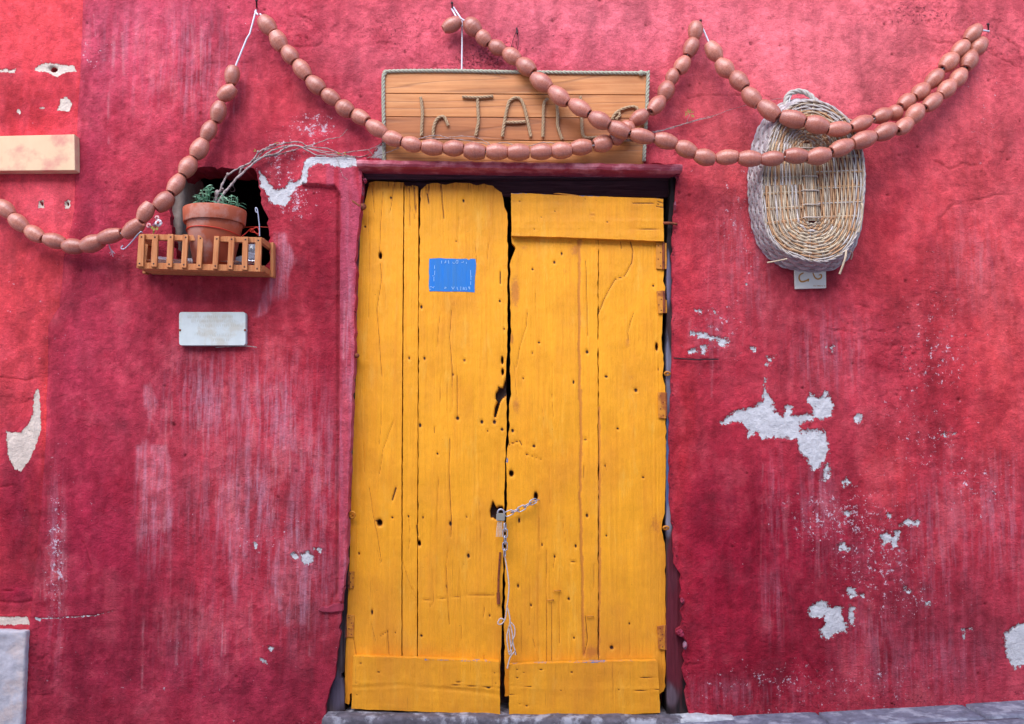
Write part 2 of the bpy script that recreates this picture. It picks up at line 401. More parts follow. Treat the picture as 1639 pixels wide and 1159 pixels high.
def clay_mat():
    m = NM('terracotta'); oi = m.t.nodes.new('ShaderNodeObjectInfo').outputs['Random']
    ring = m.noise(1, 4, 0.7, sc3=(1.2, 1.2, 17)); n = m.noise(30, 6, 0.65); w = m.noise(14, 3, 0.5)
    col = m.mix(m.rng(w, 0.35, 0.65), look(184, 106, 84, 0.9), look(206, 130, 108, 0.9))
    col = m.mix(m.math('MULTIPLY', m.rng(oi, 0, 1), 0.75), col, look(156, 78, 60, 0.86))
    col = m.mix(m.rng(m.math('ADD', n, m.math('MULTIPLY', oi, 0.08)), 0.56, 0.70, 0, 0.45), col, look(218, 158, 136, 0.86))
    col = m.scale(col, m.rng(ring, 0.3, 0.7, 0.84, 1.13)); m.bump(m.math('ADD', ring, m.math('MULTIPLY', m.noise(14, 5), 0.8)), 0.6, 0.0015)
    return m.out(col, m.rng(n, 0.3, 0.7, 0.26, 0.44), 0.7)
def vcol_mat(name, rough=0.7, ns=90, bumpd=0.0006, sc3=None):
    m = NM(name); c = m.att('Col').outputs['Color']; n = m.noise(ns, 5, 0.65, sc3=sc3)
    m.bump(n, 0.7, bumpd); return m.out(m.scale(c, m.rng(n, 0.3, 0.7, 0.78, 1.18)), rough, 0.3)

M_WALL = wall_mat('red_limewash', (0.66, 0.625, 0.64, 1)); M_WALL2 = wall_mat('coral_limewash', (0.78, 0.62, 0.52, 1))
M_DOOR = door_mat(); M_CLAY = clay_mat(); M_V = vcol_mat('tinted'); M_WICK = vcol_mat('wicker', 0.62, 55, 0.0005)
M_OLD = wood_mat('old_dark_wood', look(62, 28, 40, 0.8), look(100, 62, 72, 0.8), (6, 60, 110), 0.8, 0.8)
M_JAMB = vcol_mat('flaking_jamb', 0.8, 1, 0.0012, (150, 80, 9))
M_RED = simple('red_board_paint', look(172, 66, 82, 0.85), 0.4, 0.22, 22, 0.0006, c2=look(212, 128, 138, 0.85), sc3=(0.4, 2, 2))
M_SIGN = wood_mat('varnished_plank', look(192, 116, 62, 0.82), look(222, 150, 92, 0.82), (3.2, 30, 52), 1.0, 0.42, look(96, 44, 22, 0.8))
M_ROPE = simple('hemp_rope', look(176, 146, 114, 0.9), 0.9, 0.3, 240, 0.0005)
M_ROPEG = simple('pale_rope', look(172, 168, 148, 0.9), 0.9, 0.25, 240, 0.0005)
M_BOX = wood_mat('orange_slat_wood', look(186, 104, 54, 0.85), look(214, 144, 92, 0.85), (110, 60, 9), 0.5, 0.55, look(90, 44, 20, 0.8))
M_POT = simple('pot_clay', look(186, 92, 62, 0.85), 0.7, 0.16, 18, 0.0006, c2=look(202, 140, 122, 0.8))
M_WHITE = simple('white_cord', look(222, 218, 226, 0.85), 0.8, 0.1, 120)
M_IRON = simple('dark_iron', look(70, 50, 54, 0.8), 0.55, 0.3, 90, 0.0008, metal=0.5)
M_RUST = simple('rusty_iron', look(140, 70, 40, 0.8), 0.7, 0.35, 110, 0.0008, c2=look(92, 40, 28, 0.8))
M_STEEL = simple('galvanised_steel', look(190, 190, 205, 0.8), 0.35, 0.12, 120, 0.0003, metal=0.7, spec=0.5)
M_SOIL = simple('soil', look(60, 44, 34, 0.8), 0.95, 0.4, 90, 0.004)
M_DARK = simple('shade_black_plaster', (0.045, 0.035, 0.035, 1), 0.95, 0.3, 20)  # near-black colour carries the shade of the unlit room behind the openings
M_BARK = simple('grey_bark', look(176, 156, 152, 0.85), 0.85, 0.25, 150, 0.001, c2=look(112, 84, 78, 0.8))
M_LEAF = simple('green_leaf', look(84, 132, 100, 0.85), 0.5, 0.3, 40, 0.0004, c2=look(150, 184, 150, 0.8))
M_LEAFY = simple('yellow_green_leaf', look(150, 140, 60, 0.8), 0.6, 0.2, 40, 0)
M_STONE = simple('threshold_stone', look(98, 90, 98, 0.85), 0.85, 0.5, 34, 0.007, c2=look(172, 168, 176, 0.8))
M_PAVE = simple('paving_stone', look(112, 110, 126, 0.85), 0.8, 0.4, 32, 0.006, c2=look(158, 156, 168, 0.85))
M_MORTAR = simple('pale_mortar', look(190, 186, 190, 0.8), 0.9, 0.3, 50, 0.004)
M_QUOIN = simple('pale_stone', look(192, 184, 190, 0.82), 0.9, 0.25, 26, 0.008, c2=look(216, 196, 192, 0.8))
M_PLAQUE = simple('marble', look(210, 215, 212, 0.85), 0.5, 0.07, 30, 0.0004, c2=look(202, 198, 186, 0.85))
M_HINGE = simple('painted_hinge', look(222, 142, 44, 0.8), 0.55, 0.15, 60, 0.0008, c2=look(176, 96, 40, 0.8))
M_FACADE = simple('added_house_plaster', look(198, 196, 194, 0.8), 0.9, 0.12, 3, 0.003)

# ------------------------------------------------------------------ ground
GX0 = P(1100, 1150).x
def gz(x): return -0.012+0.052*(x-GX0)
bm = bmesh.new(); vs = []
for x in (-30, 30):
    for y in (-30, 30): vs.append(bm.verts.new((x, y, gz(x)-0.06)))
bm.faces.new((vs[0], vs[2], vs[3], vs[1])); me = bpy.data.meshes.new('street'); bm.to_mesh(me); bm.free()
tag(link('street', me, M_MORTAR), kind='structure')
pav = bpy.data.objects.new('pavement', None); S.collection.objects.link(pav); pav['kind'] = 'structure'
rr = random.Random(4)
def slab_stone(x0, x1, y0, y1):
    o = rough_box('paving_stone', x0+0.004, x1-0.004, y0+0.004, y1-0.004, gz(x0)-0.10, gz(x0)+rr.uniform(-0.002, 0.002), 0.03, 0.0018, M_PAVE, pav, slope=0.052, seed=rr.randint(1, 99), rnd=0.008)
rows = [(-0.17, 0.03, 0.62), (-0.55, -0.17, 0.7), (-1.0, -0.55, 0.8)]
for y0, y1, L in rows:
    x = -3.0+rr.uniform(0, 0.4)
    while x < 3.2:
        l = L*rr.uniform(0.8, 1.15); slab_stone(x, x+l, y0, y1); x += l

# ------------------------------------------------------------------ the red wall
SEAM = [(-600, 150), (0, 132), (120, 126), (210, 122), (290, 119), (345, 116), (380, 108), (410, 101), (490, 94), (505, 84), (520, 76), (700, 72), (790, 66), (900, 57), (1000, 46), (1060, 40), (1159, 34), (1300, 22)]
sy = np.array([a for a, b in SEAM], float); sx = np.array([b for a, b in SEAM], float)
def seam(py): return np.interp(py, sy, sx)+1.6*(vn(np.asarray(py)*0.09, np.asarray(py)*0+3.3, 5)-0.5)
DOORHOLE = jag([(578, 262), (582, 300), (577, 350), (572, 400), (569, 560), (560, 760), (556, 900), (550, 952), (546, 976), (543, 1024), (536, 1085), (527, 1104), (522, 1130), (518, 1240),
                (1106, 1240), (1104, 1150), (1099, 1128), (1097, 1110), (1100, 1098), (1095, 1086), (1093, 1072), (1096, 1060), (1092, 1050), (1099, 1039), (1101, 1028), (1095, 1020), (1083, 1016), (1082, 1008), (1090, 1004), (1094, 992), (1090, 980), (1096, 968), (1089, 958), (1093, 945), (1088, 932), (1091, 920), (1083, 908), (1079, 900), (1077, 846), (1072, 807), (1071, 703), (1075, 600), (1076, 571), (1077, 430), (1076, 368), (1082, 300), (1083, 262)], 0.8, 9, 2)
NICHE = jag([(292, 276), (300, 270), (330, 266), (372, 270), (405, 266), (413, 285), (416, 305), (420, 330), (428, 350), (430, 375), (430, 425), (285, 425), (272, 345), (273, 300), (283, 280)], 1.5, 6, 5)
ZA = lambda *p: Z(1070, 450, 2.8805, p); ZB = lambda *p: Z(1070, 780, 2.8805, p); ZC = lambda *p: Z(190, 230, 3.312, p)
ZD = lambda *p: Z(0, 760, 2.905, p); ZE = lambda *p: Z(0, 380, 2.898, p); ZF = lambda *p: Z(0, 0, 2.898, p); ZG = lambda *p: Z(470, 230, 7.727, p)
PEEL = [ZA((240, 655), (300, 600), (350, 590), (400, 575), (435, 555), (438, 500), (445, 450), (458, 520), (478, 540), (492, 602), (530, 618), (540, 572), (575, 580), (565, 620), (640, 612), (668, 615), (668, 580), (640, 550), (655, 512), (690, 540), (715, 530), (722, 498), (738, 525), (762, 570), (752, 622), (710, 642), (684, 632), (620, 655), (612, 690), (650, 688), (705, 685), (732, 710), (738, 780), (722, 830), (682, 872), (650, 862), (640, 820), (600, 780), (598, 732), (540, 728), (480, 722), (438, 728), (412, 702), (370, 718), (365, 682), (340, 652), (290, 658)),
        ZA((722, 850), (742, 843), (750, 890), (735, 925), (708, 915)), ZA((800, 925), (822, 908), (835, 930), (808, 952)), ZA((850, 625), (880, 612), (900, 640), (880, 658), (858, 648)),
        ZA((98, 236), (150, 238), (200, 252), (238, 258), (278, 268), (272, 298), (240, 300), (225, 275), (160, 262), (100, 250)), ZA((150, 300), (182, 298), (182, 340), (155, 335)), ZA((88, 320), (135, 308), (130, 328), (95, 335)),
        ZA((370, 298), (405, 308), (400, 325), (378, 315)), ZA((455, 350), (490, 345), (480, 365), (458, 385)), ZA((735, 300), (765, 298), (758, 325)), ZA((120, 130), (160, 132), (158, 140), (120, 140)), ZA((200, 132), (222, 135), (215, 155)), ZA((1255, 702), (1295, 700), (1290, 714), (1258, 714)), ZA((1305, 700), (1335, 698), (1330, 710)),
        ZB((645, 565), (668, 540), (705, 522), (750, 552), (802, 548), (800, 590), (822, 640), (825, 668), (782, 668), (742, 698), (705, 692), (696, 658), (722, 622), (714, 598), (668, 602), (648, 590)),
        ZB((822, 462), (860, 470), (872, 500), (842, 512), (826, 492)), ZB((836, 545), (862, 555), (858, 630), (838, 632), (830, 590)), ZB((880, 490), (905, 495), (895, 515)), ZB((972, 220), (1010, 208), (1030, 228), (1048, 200), (1070, 202), (1058, 268), (1035, 276), (1020, 248), (990, 272)),
        ZB((1062, 180), (1090, 155), (1120, 140), (1130, 158), (1160, 152), (1152, 178), (1100, 172)), ZB((778, 268), (808, 255), (838, 280), (825, 300), (790, 290)), ZB((805, 108), (840, 112), (835, 132), (812, 128)), ZB((1002, 125), (1035, 118), (1020, 145)), ZB((1083, 458), (1102, 455), (1105, 485), (1085, 482)), ZB((1182, 535), (1200, 532), (1198, 550)),
        ZB((1545, 680), (1590, 640), (1650, 620), (1800, 620), (1800, 800), (1640, 815), (1600, 838), (1560, 790), (1550, 730)), ZB((1352, 655), (1400, 650), (1362, 668), (1362, 698)),
        ZC((745, 150), (770, 170), (800, 215), (830, 250), (880, 240), (910, 200), (945, 210), (965, 190), (985, 130), (1000, 92), (1050, 70), (1150, 80), (1250, 78), (1290, 125), (1180, 135), (1100, 112), (1030, 118), (1010, 150), (1000, 212), (965, 218), (930, 245), (905, 280), (910, 300), (880, 330), (815, 320), (790, 270), (750, 215)),
        ZD((1352, 372), (1375, 362), (1388, 385), (1368, 395)), ZD((1400, 370), (1430, 358), (1458, 378), (1450, 412), (1418, 420), (1402, 395)), ZD((1462, 342), (1495, 345), (1488, 362)), ZD((1180, 318), (1196, 322), (1190, 340), (1182, 335)), ZD((1215, 850), (1245, 880), (1228, 870)), ZD((1250, 795), (1270, 800), (1262, 818)),
        [(600, 243), (612, 232), (614, 254), (598, 252)]]
PALE = [ZC((830, 460), (890, 470), (945, 620), (900, 700), (860, 780), (800, 900), (710, 935), (745, 850), (800, 700), (825, 580)), ZE((665, 700), (705, 690), (725, 840), (690, 850), (665, 780)), ZE((630, 980), (720, 935), (780, 950), (770, 1159), (625, 1159)), ZD((630, 0), (780, 0), (790, 240), (700, 250), (640, 330)),
        ZD((1270, 300), (1420, 230), (1440, 320), (1430, 700), (1330, 700), (1270, 480)), ZE((1290, 880), (1380, 860), (1390, 1000), (1300, 1010)), ZE((1180, 840), (1130, 960), (1060, 1159), (1110, 1159), (1210, 900)), ZD((1050, 60), (1180, 20), (1150, 300), (1080, 620), (1060, 300))]
WASH = [  # cx, cy, rx, ry, k : chalky runs
    (330, 640, 60, 70, .9), (430, 660, 70, 90, .9), (400, 800, 90, 90, .9), (480, 900, 60, 110, .8), (250, 820, 26, 80, 1.0), (510, 760, 40, 120, .8), (300, 70, 60, 60, .55), (200, 60, 70, 60, .3), (300, 130, 90, 60, .5),
    (1180, 400, 30, 70, .8), (1210, 430, 26, 80, .8), (1330, 560, 60, 60, .8), (1310, 800, 30, 70, .8), (1240, 800, 20, 90, .6), (1240, 960, 22, 60, .7), (1400, 1010, 50, 60, .7), (1500, 870, 90, 120, .65), (1600, 830, 60, 90, .9), (1470, 1060, 120, 60, .6),
    (1140, 540, 30, 40, .6), (330, 1000, 90, 80, .3), (90, 900, 14, 130, .7), (560, 640, 8, 260, .9), (560, 900, 8, 120, .9), (1160, 1110, 160, 25, .6), (1560, 420, 60, 80, .4), (1350, 880, 60, 60, .5)]
SPECK = [(505, 205, 45, 28, 1.0), (455, 260, 40, 60, .8), (470, 320, 40, 40, .9), (1350, 830, 120, 60, .8), (1400, 900, 100, 90, .7), (1500, 560, 80, 120, .6), (1160, 520, 60, 60, .6), (1180, 350, 50, 90, .6), (1480, 700, 90, 120, .5), (1440, 960, 100, 50, .6),
         (90, 900, 20, 130, .9), (110, 700, 60, 400, .25), (150, 90, 40, 30, .6), (1560, 780, 80, 60, .6), (400, 30, 80, 30, .3), (1300, 1090, 300, 40, .6), (420, 870, 90, 80, .4), (560, 1060, 30, 60, .7), (250, 1080, 220, 60, .25), (1580, 180, 40, 120, .4)]
ROUGH = [(780, 90, 110, 40, 1.0), (640, 40, 120, 60, .7), (900, 60, 140, 60, .5), (480, 50, 90, 60, .6), (1480, 25, 110, 32, .9), (1590, 60, 60, 60, .7), (1560, 270, 60, 60, .5), (1390, 520, 120, 60, .6), (1460, 560, 80, 80, .7), (1500, 480, 60, 30, .6), (170, 300, 60, 200, .35), (180, 560, 90, 160, .3), (1420, 860, 60, 90, .6), (1520, 780, 60, 60, .5), (60, 1050, 40, 120, .7), (320, 830, 40, 60, .4), (1240, 30, 160, 40, .25), (150, 60, 30, 90, .4)]
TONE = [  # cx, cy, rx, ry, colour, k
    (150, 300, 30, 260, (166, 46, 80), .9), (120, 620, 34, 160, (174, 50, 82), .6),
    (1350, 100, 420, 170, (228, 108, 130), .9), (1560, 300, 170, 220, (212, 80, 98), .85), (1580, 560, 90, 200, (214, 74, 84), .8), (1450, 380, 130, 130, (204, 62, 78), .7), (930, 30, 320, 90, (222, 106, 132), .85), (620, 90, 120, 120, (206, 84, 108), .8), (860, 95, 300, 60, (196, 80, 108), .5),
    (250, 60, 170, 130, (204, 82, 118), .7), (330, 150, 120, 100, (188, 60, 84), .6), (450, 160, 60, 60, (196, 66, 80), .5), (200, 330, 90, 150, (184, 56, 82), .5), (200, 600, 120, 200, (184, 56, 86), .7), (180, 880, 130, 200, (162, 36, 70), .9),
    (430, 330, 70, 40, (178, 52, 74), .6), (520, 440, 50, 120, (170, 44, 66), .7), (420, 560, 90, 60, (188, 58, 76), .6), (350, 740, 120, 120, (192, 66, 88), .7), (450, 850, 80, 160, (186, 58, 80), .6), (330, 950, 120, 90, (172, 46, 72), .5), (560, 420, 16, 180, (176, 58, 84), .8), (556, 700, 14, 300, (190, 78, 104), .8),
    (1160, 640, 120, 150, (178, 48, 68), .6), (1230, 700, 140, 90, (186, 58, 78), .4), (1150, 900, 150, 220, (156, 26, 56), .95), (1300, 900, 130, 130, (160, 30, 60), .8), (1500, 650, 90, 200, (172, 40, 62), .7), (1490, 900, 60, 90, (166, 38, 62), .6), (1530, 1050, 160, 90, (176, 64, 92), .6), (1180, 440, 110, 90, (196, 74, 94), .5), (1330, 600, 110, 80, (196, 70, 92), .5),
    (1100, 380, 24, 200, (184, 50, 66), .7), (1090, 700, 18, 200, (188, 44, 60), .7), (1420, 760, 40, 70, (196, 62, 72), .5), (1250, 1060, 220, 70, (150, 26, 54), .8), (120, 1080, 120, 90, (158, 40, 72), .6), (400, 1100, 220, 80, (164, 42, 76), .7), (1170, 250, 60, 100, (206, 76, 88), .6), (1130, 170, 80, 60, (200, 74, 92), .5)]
FRAME = [(487, 262), (494, 254), (590, 250), (590, 345), (577, 362), (571, 560), (561, 760), (557, 900), (549, 965), (543, 960), (544, 700), (545, 420), (546, 312), (538, 300), (484, 296)]
CRACKS = [ZA((640, 205), (720, 215), (820, 222), (930, 230), (1000, 235)), ZA((650, 140), (700, 170), (740, 185)), ZA((860, 105), (930, 120)), ZA((1010, 320), (1040, 290)), Z(1100, 20, 2.5195, [(1000, 590), (1060, 630), (1110, 610), (1160, 620)]), Z(1100, 20, 2.5195, [(1020, 820), (1080, 770), (1180, 745), (1300, 740)]),
          Z(1100, 20, 2.5195, [(1230, 0), (1260, 90), (1330, 120), (1358, 200)]), [(1100, 155), (1180, 150), (1250, 158)], [(1080, 572), (1120, 576), (1150, 575)], [(690, 108), (760, 100), (800, 106)], Z(0, 0, 2.898, [(1290, 210), (1400, 220), (1480, 200), (1500, 150), (1440, 90), (1380, 70)]),
          ZD((380, 300), (420, 420)), ZB((640, 790), (690, 880), (720, 900)), [(1430, 90), (1470, 60), (1540, 70), (1600, 90), (1639, 110)], ZB((80, 810), (150, 810)), ZF((930, 300), (1040, 290), (1060, 330))]

def wall_fields(px, py, left=False):
    n = len(px); wx, _, wz = PA(px, py, 0.0)
    base = np.tile(lin((182, 52, 76)), (n, 1)) if not left else np.tile(lin((214, 76, 86)), (n, 1))
    jx = px+60*(fbm(wx*3, wz*3, 4, 21)-0.5); jy = py+90*(fbm(wx*3, wz*3, 4, 31)-0.5)
    jx2 = px+26*(fbm(wx*14, wz*8, 4, 41)-0.5); jy2 = py+40*(fbm(wx*14, wz*8, 4, 51)-0.5)
    peel = np.zeros(n); streak = np.full(n, 0.03); speck = np.zeros(n); rough = np.full(n, 0.05)
    if not left:
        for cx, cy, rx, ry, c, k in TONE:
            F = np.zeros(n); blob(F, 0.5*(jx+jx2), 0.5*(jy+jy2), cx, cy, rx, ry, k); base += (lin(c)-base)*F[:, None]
        for p in PALE:
            F = np.zeros(n); soft_poly(F, jx2, jy2, p, 16); F = sstep(0.2, 0.8, F+0.25*(fbm(wx*40, wz*9, 3, 61)-0.5))
            base += (lin((200, 92, 116))-base)*(0.55*F)[:, None]; streak = np.maximum(streak, F*0.8)
        for a in WASH: blob(streak, px, py, a[0], a[1], a[2], a[3], a[4]*(.62 if a[0] > 1100 else 1.0))
        for a in SPECK: blob(speck, px, py, *a)
        for a in ROUGH: blob(rough, 0.5*(jx+px), 0.5*(jy+py), *a)
        for p in PEEL: soft_poly(peel, px, py, p, 15 if p[0][0] < 620 else 20, 1.12 if p[0][0] < 620 else 1.0)
        line(peel, px, py, ZD((165, 668), (240, 668), (330, 662), (440, 655), (530, 632)), 1.8, 0.62); line(peel, px, py, [(57, 990), (64, 992)], 3, .9)
        for a, b in ((1195, 455), (408, 875)): blob(peel, px, py, a, b, 2.5, 3.5, .8)
    else:
        for cx, cy, rx, ry, c, k in [(50, 30, 120, 90, (222, 84, 88), .8), (60, 180, 90, 60, (204, 62, 70), .8), (60, 330, 90, 60, (218, 96, 108), .8), (50, 470, 90, 80, (214, 78, 84), .9), (30, 600, 60, 60, (206, 76, 84), .8), (40, 820, 70, 130, (160, 38, 62), 1.), (80, 640, 14, 100, (214, 66, 62), .8), (40, 950, 60, 30, (160, 40, 66), 1.), (50, 810, 10, 70, (190, 60, 74), .8), (20, 760, 30, 60, (150, 46, 66), .8)]:
            F = np.zeros(n); blob(F, jx2, jy2, cx, cy, rx, ry, k); base += (lin(c)-base)*F[:, None]
        for p in [ZE((175, 695), (185, 720), (190, 830), (192, 880), (170, 960), (130, 1040), (95, 1088), (60, 1070), (35, 1010), (26, 898), (40, 902), (100, 905), (130, 860), (150, 820), (155, 730)), ZF((270, 500), (280, 455), (310, 450), (335, 480), (320, 515), (260, 512)), ZF((76, 510), (90, 505), (100, 522), (88, 532)), ZF((180, 498), (210, 495), (205, 505), (182, 508)),
                  ZF((150, 322), (185, 300), (230, 290), (340, 305), (355, 330), (300, 335), (265, 358), (215, 335), (170, 330)), ZF((-200, 325), (70, 320), (66, 336), (-200, 338)), [(-200, 990), (44, 987), (48, 1000), (-200, 1004)], ZF((180, 935), (198, 930), (206, 965), (178, 965)), ZF((298, 935), (318, 922), (326, 945), (320, 968), (298, 968))]:
            soft_poly(peel, px, py, p, 7)
        speck += 0.1; blob(rough, px, py, 60, 1000, 60, 40, .5)
    # mottling of the limewash itself: brush-worn coral, deep crimson and chalky pink
    m1 = fbm(wx*5+3, wz*4, 5, 81, .6); m2 = fbm(wx*16, wz*3.2, 5, 91, .62); m3 = fbm(wx*26, wz*22, 4, 101, .6)
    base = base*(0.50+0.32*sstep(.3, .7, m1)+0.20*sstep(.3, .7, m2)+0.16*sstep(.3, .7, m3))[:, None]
    F = sstep(.50, .66, .35*m2+.30*m3+.35*fbm(wx*9, wz*7, 4, 121))*(.15 if left else .14+.62*np.clip(streak, 0, 1)); base += (lin((202, 96, 114))-base)*F[:, None]
    F = sstep(.54, .70, .5*m1+.5*fbm(wx*11, wz*11, 5, 111, .65))*(.12 if left else .5*(1-sstep(0, 1, base[:, 1]*5))); base += (lin((134, 22, 44))-base)*F[:, None]
    if left: base = base*np.array([1.0, 0.84, 0.86])
    else:
        rd = random.Random(77); F = np.zeros(n)
        for q in range(150):
            a, b, r1, r2, k = WASH[rd.randrange(len(WASH)-1)]
            x = rd.gauss(a, r1*.8); y = rd.gauss(b-r2*.4, r2*.5); l = rd.uniform(20, 120)
            line(F, jx2*.12+px*.88, py, [(x, y), (x+rd.uniform(-3, 3), y+l)], rd.uniform(.7, 2.2), rd.uniform(.15, .7))
        F *= sstep(.3, .6, fbm(wx*60, wz*14, 3, 33)); base += (lin((210, 136, 160))*.85-base)*(F*np.where(px > 1100, .38, .7))[:, None]
    base = base*(np.array([1.02, 0.98, 0.95]) if left else np.array([1.02, 1.10, 0.83]))
    d = 0.011*(fbm(wx*1.6, wz*1.6, 2, 3)-0.5)+0.0065*(fbm(wx*7, wz*7, 3, 9)-0.5)+(0.0034+0.0065*rough)*(fbm(wx*38, wz*38, 4, 13, 0.6)-0.5)
    d += -0.0035*rough*sstep(0.58, 0.68, fbm(wx*30, wz*44, 4, 77))
    d += -0.0026*sstep(0.42, 0.56, peel)+0.0014*np.exp(-((peel-.34)/.13)**2)
    if left:
        d *= 0.45
        F = np.zeros(n)
        for a, b, r1, r2 in ((84, 110, 9, 6), (66, 326, 3, 4), (107, 326, 3.2, 4.2)): blob(F, px, py, a, b, r1, r2)
        d -= 0.02*sstep(.4, .8, F); base *= (1-0.75*sstep(.5, .9, F))[:, None]; peel *= 1-sstep(.5, .8, F)
        F = np.zeros(n); soft_poly(F, jx2, jy2, [(-300, 640), (55, 635), (58, 700), (30, 690), (10, 700), (12, 740), (60, 860), (70, 940), (-300, 960)], 6); d -= 0.003*sstep(.3, .7, F)
        F = np.zeros(n); line(F, px, py, ZE((0, 650), (60, 655), (120, 665), (165, 650)), 1.2); line(F, px, py, ZE((0, 1159), (60, 1150)), 1.2); line(F, px, py, [(-200, 962), (0, 963), (30, 966), (50, 962)], 2.0); line(F, px, py, [(-200, 947), (10, 946), (22, 946)], 1.0); d -= 0.005*F
    else:
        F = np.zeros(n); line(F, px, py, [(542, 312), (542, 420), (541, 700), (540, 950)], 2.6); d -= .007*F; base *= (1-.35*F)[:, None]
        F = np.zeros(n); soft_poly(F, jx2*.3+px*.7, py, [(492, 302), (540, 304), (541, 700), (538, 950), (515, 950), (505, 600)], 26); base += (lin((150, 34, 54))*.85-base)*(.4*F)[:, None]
        F = np.zeros(n); soft_poly(F, px, py, FRAME, 2.4); d += 0.020*sstep(0.15, 0.85, F); base += (lin((196, 96, 120))*.8-base)*(0.45*sstep(.4, .9, F)*sstep(.35, .6, fbm(wx*40, wz*5, 4, 17)))[:, None]
        F = np.zeros(n)
        for c in CRACKS: line(F, jx2*0.25+px*0.75, jy2*0.25+py*0.75, jag(c, 1.2, 6, 8, False), 1.3)
        F *= .45+.55*sstep(.4, .6, fbm(wx*12, wz*12, 3, 71)); d -= 0.0045*F; base *= (1-0.30*F)[:, None]
        F = np.zeros(n)  # nail holes and knocks
        rh = random.Random(31)
        for q in range(120): blob(F, px, py, rh.uniform(120, 1639), rh.choice((rh.uniform(0, 320), rh.uniform(0, 1140))), rh.uniform(1.4, 2.6), rh.uniform(1.4, 2.4))
        for a, b in ((1202, 70), (1215, 240), (1535, 640), (278, 680), (1450, 450)): blob(F, px, py, a, b, 3, 3)
        d -= 0.006*F; base *= (1-0.6*F)[:, None]
        # ragged, rubbed lip where the plaster breaks off against the door frame
        F = np.exp(-(dseg(px, py, [(1083, 262), (1077, 430), (1075, 600), (1071, 703), (1077, 846), (1091, 952), (1099, 1039), (1100, 1140)])/7)**2); d += -0.004*F+0.006*F*(fbm(wx*60, wz*30, 3, 15)-0.5); rough = np.maximum(rough, F*0.8)
        F = np.exp(-((px-seam(py))/5.0)**2); d -= 0.006*F; rough = np.maximum(rough, 0.5*F)
        F = sstep(1120, 1150, py+0.05*(px-800)); speck = np.maximum(speck, F*0.35); rough = np.maximum(rough, .6*F)
    return d, {'Col': np.clip(base, 0.003, 1), 'M': np.stack([peel, streak, speck, rough], 1)}

ys = np.concatenate([np.linspace(-640, -20, 32), np.arange(-4, 1162, 1.9), np.linspace(1166, 1290, 14)])
s = np.linspace(0, 1, 824); s2 = np.linspace(0, 1, 26)[1:]
Yg = np.repeat(ys[:, None], len(s)+len(s2), 1); sm = seam(ys)[:, None]
Xg = np.hstack([sm+(1642-sm)*s[None], 1642+(700*s2[None]**1.3)+0*sm])
cX = (Xg[:-1, :-1]+Xg[1:, 1:])/2; cY = (Yg[:-1, :-1]+Yg[1:, 1:])/2
keep = ~(inside(cX, cY, DOORHOLE) | inside(cX, cY, NICHE))
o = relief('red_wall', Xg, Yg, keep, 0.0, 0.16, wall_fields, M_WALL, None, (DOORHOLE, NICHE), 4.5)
tag(o, 'weathered crimson plaster wall with flaking white patches around the yellow door', 'wall')
s = np.linspace(0, 1, 64); s2 = np.linspace(0, 1, 24)[:-1]
Yg = np.repeat(ys[:, None], len(s)+len(s2), 1); sm = seam(ys)[:, None]+3
Xg = np.hstack([-700+(695*s2[None]**0.7)+0*sm, -4+(sm+4)*s[None]])
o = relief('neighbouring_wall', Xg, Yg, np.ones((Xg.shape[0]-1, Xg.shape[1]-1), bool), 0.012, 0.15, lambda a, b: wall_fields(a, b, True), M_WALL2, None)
tag(o, 'smoother coral red wall at the far left edge with one bare cream patch', 'wall')

# dark room behind the door and the niche
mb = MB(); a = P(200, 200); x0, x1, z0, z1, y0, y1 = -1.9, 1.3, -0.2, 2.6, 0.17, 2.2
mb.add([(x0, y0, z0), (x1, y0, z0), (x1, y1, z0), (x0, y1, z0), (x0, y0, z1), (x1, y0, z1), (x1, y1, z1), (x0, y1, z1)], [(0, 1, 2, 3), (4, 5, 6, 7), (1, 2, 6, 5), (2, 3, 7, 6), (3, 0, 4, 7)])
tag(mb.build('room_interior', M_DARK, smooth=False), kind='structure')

# ------------------------------------------------------------------ grid helper for boards
def board(name, outline, y, thick, fields, mat, parent, sx_=1.35, sy_=2.6, ja=0.22):
    poly = jag(outline, ja, 7, len(name)+int(outline[0][0])); xs = [p[0] for p in poly]; ysv = [p[1] for p in poly]
    X, Y = np.meshgrid(np.arange(min(xs)-sx_, max(xs)+2*sx_, sx_), np.arange(min(ysv)-sy_, max(ysv)+2*sy_, sy_))
    cx = (X[:-1, :-1]+X[1:, 1:])/2; cy = (Y[:-1, :-1]+Y[1:, 1:])/2
    return relief(name, X, Y, inside(cx, cy, poly), y, thick, fields, mat, parent, (poly,), 4.0)

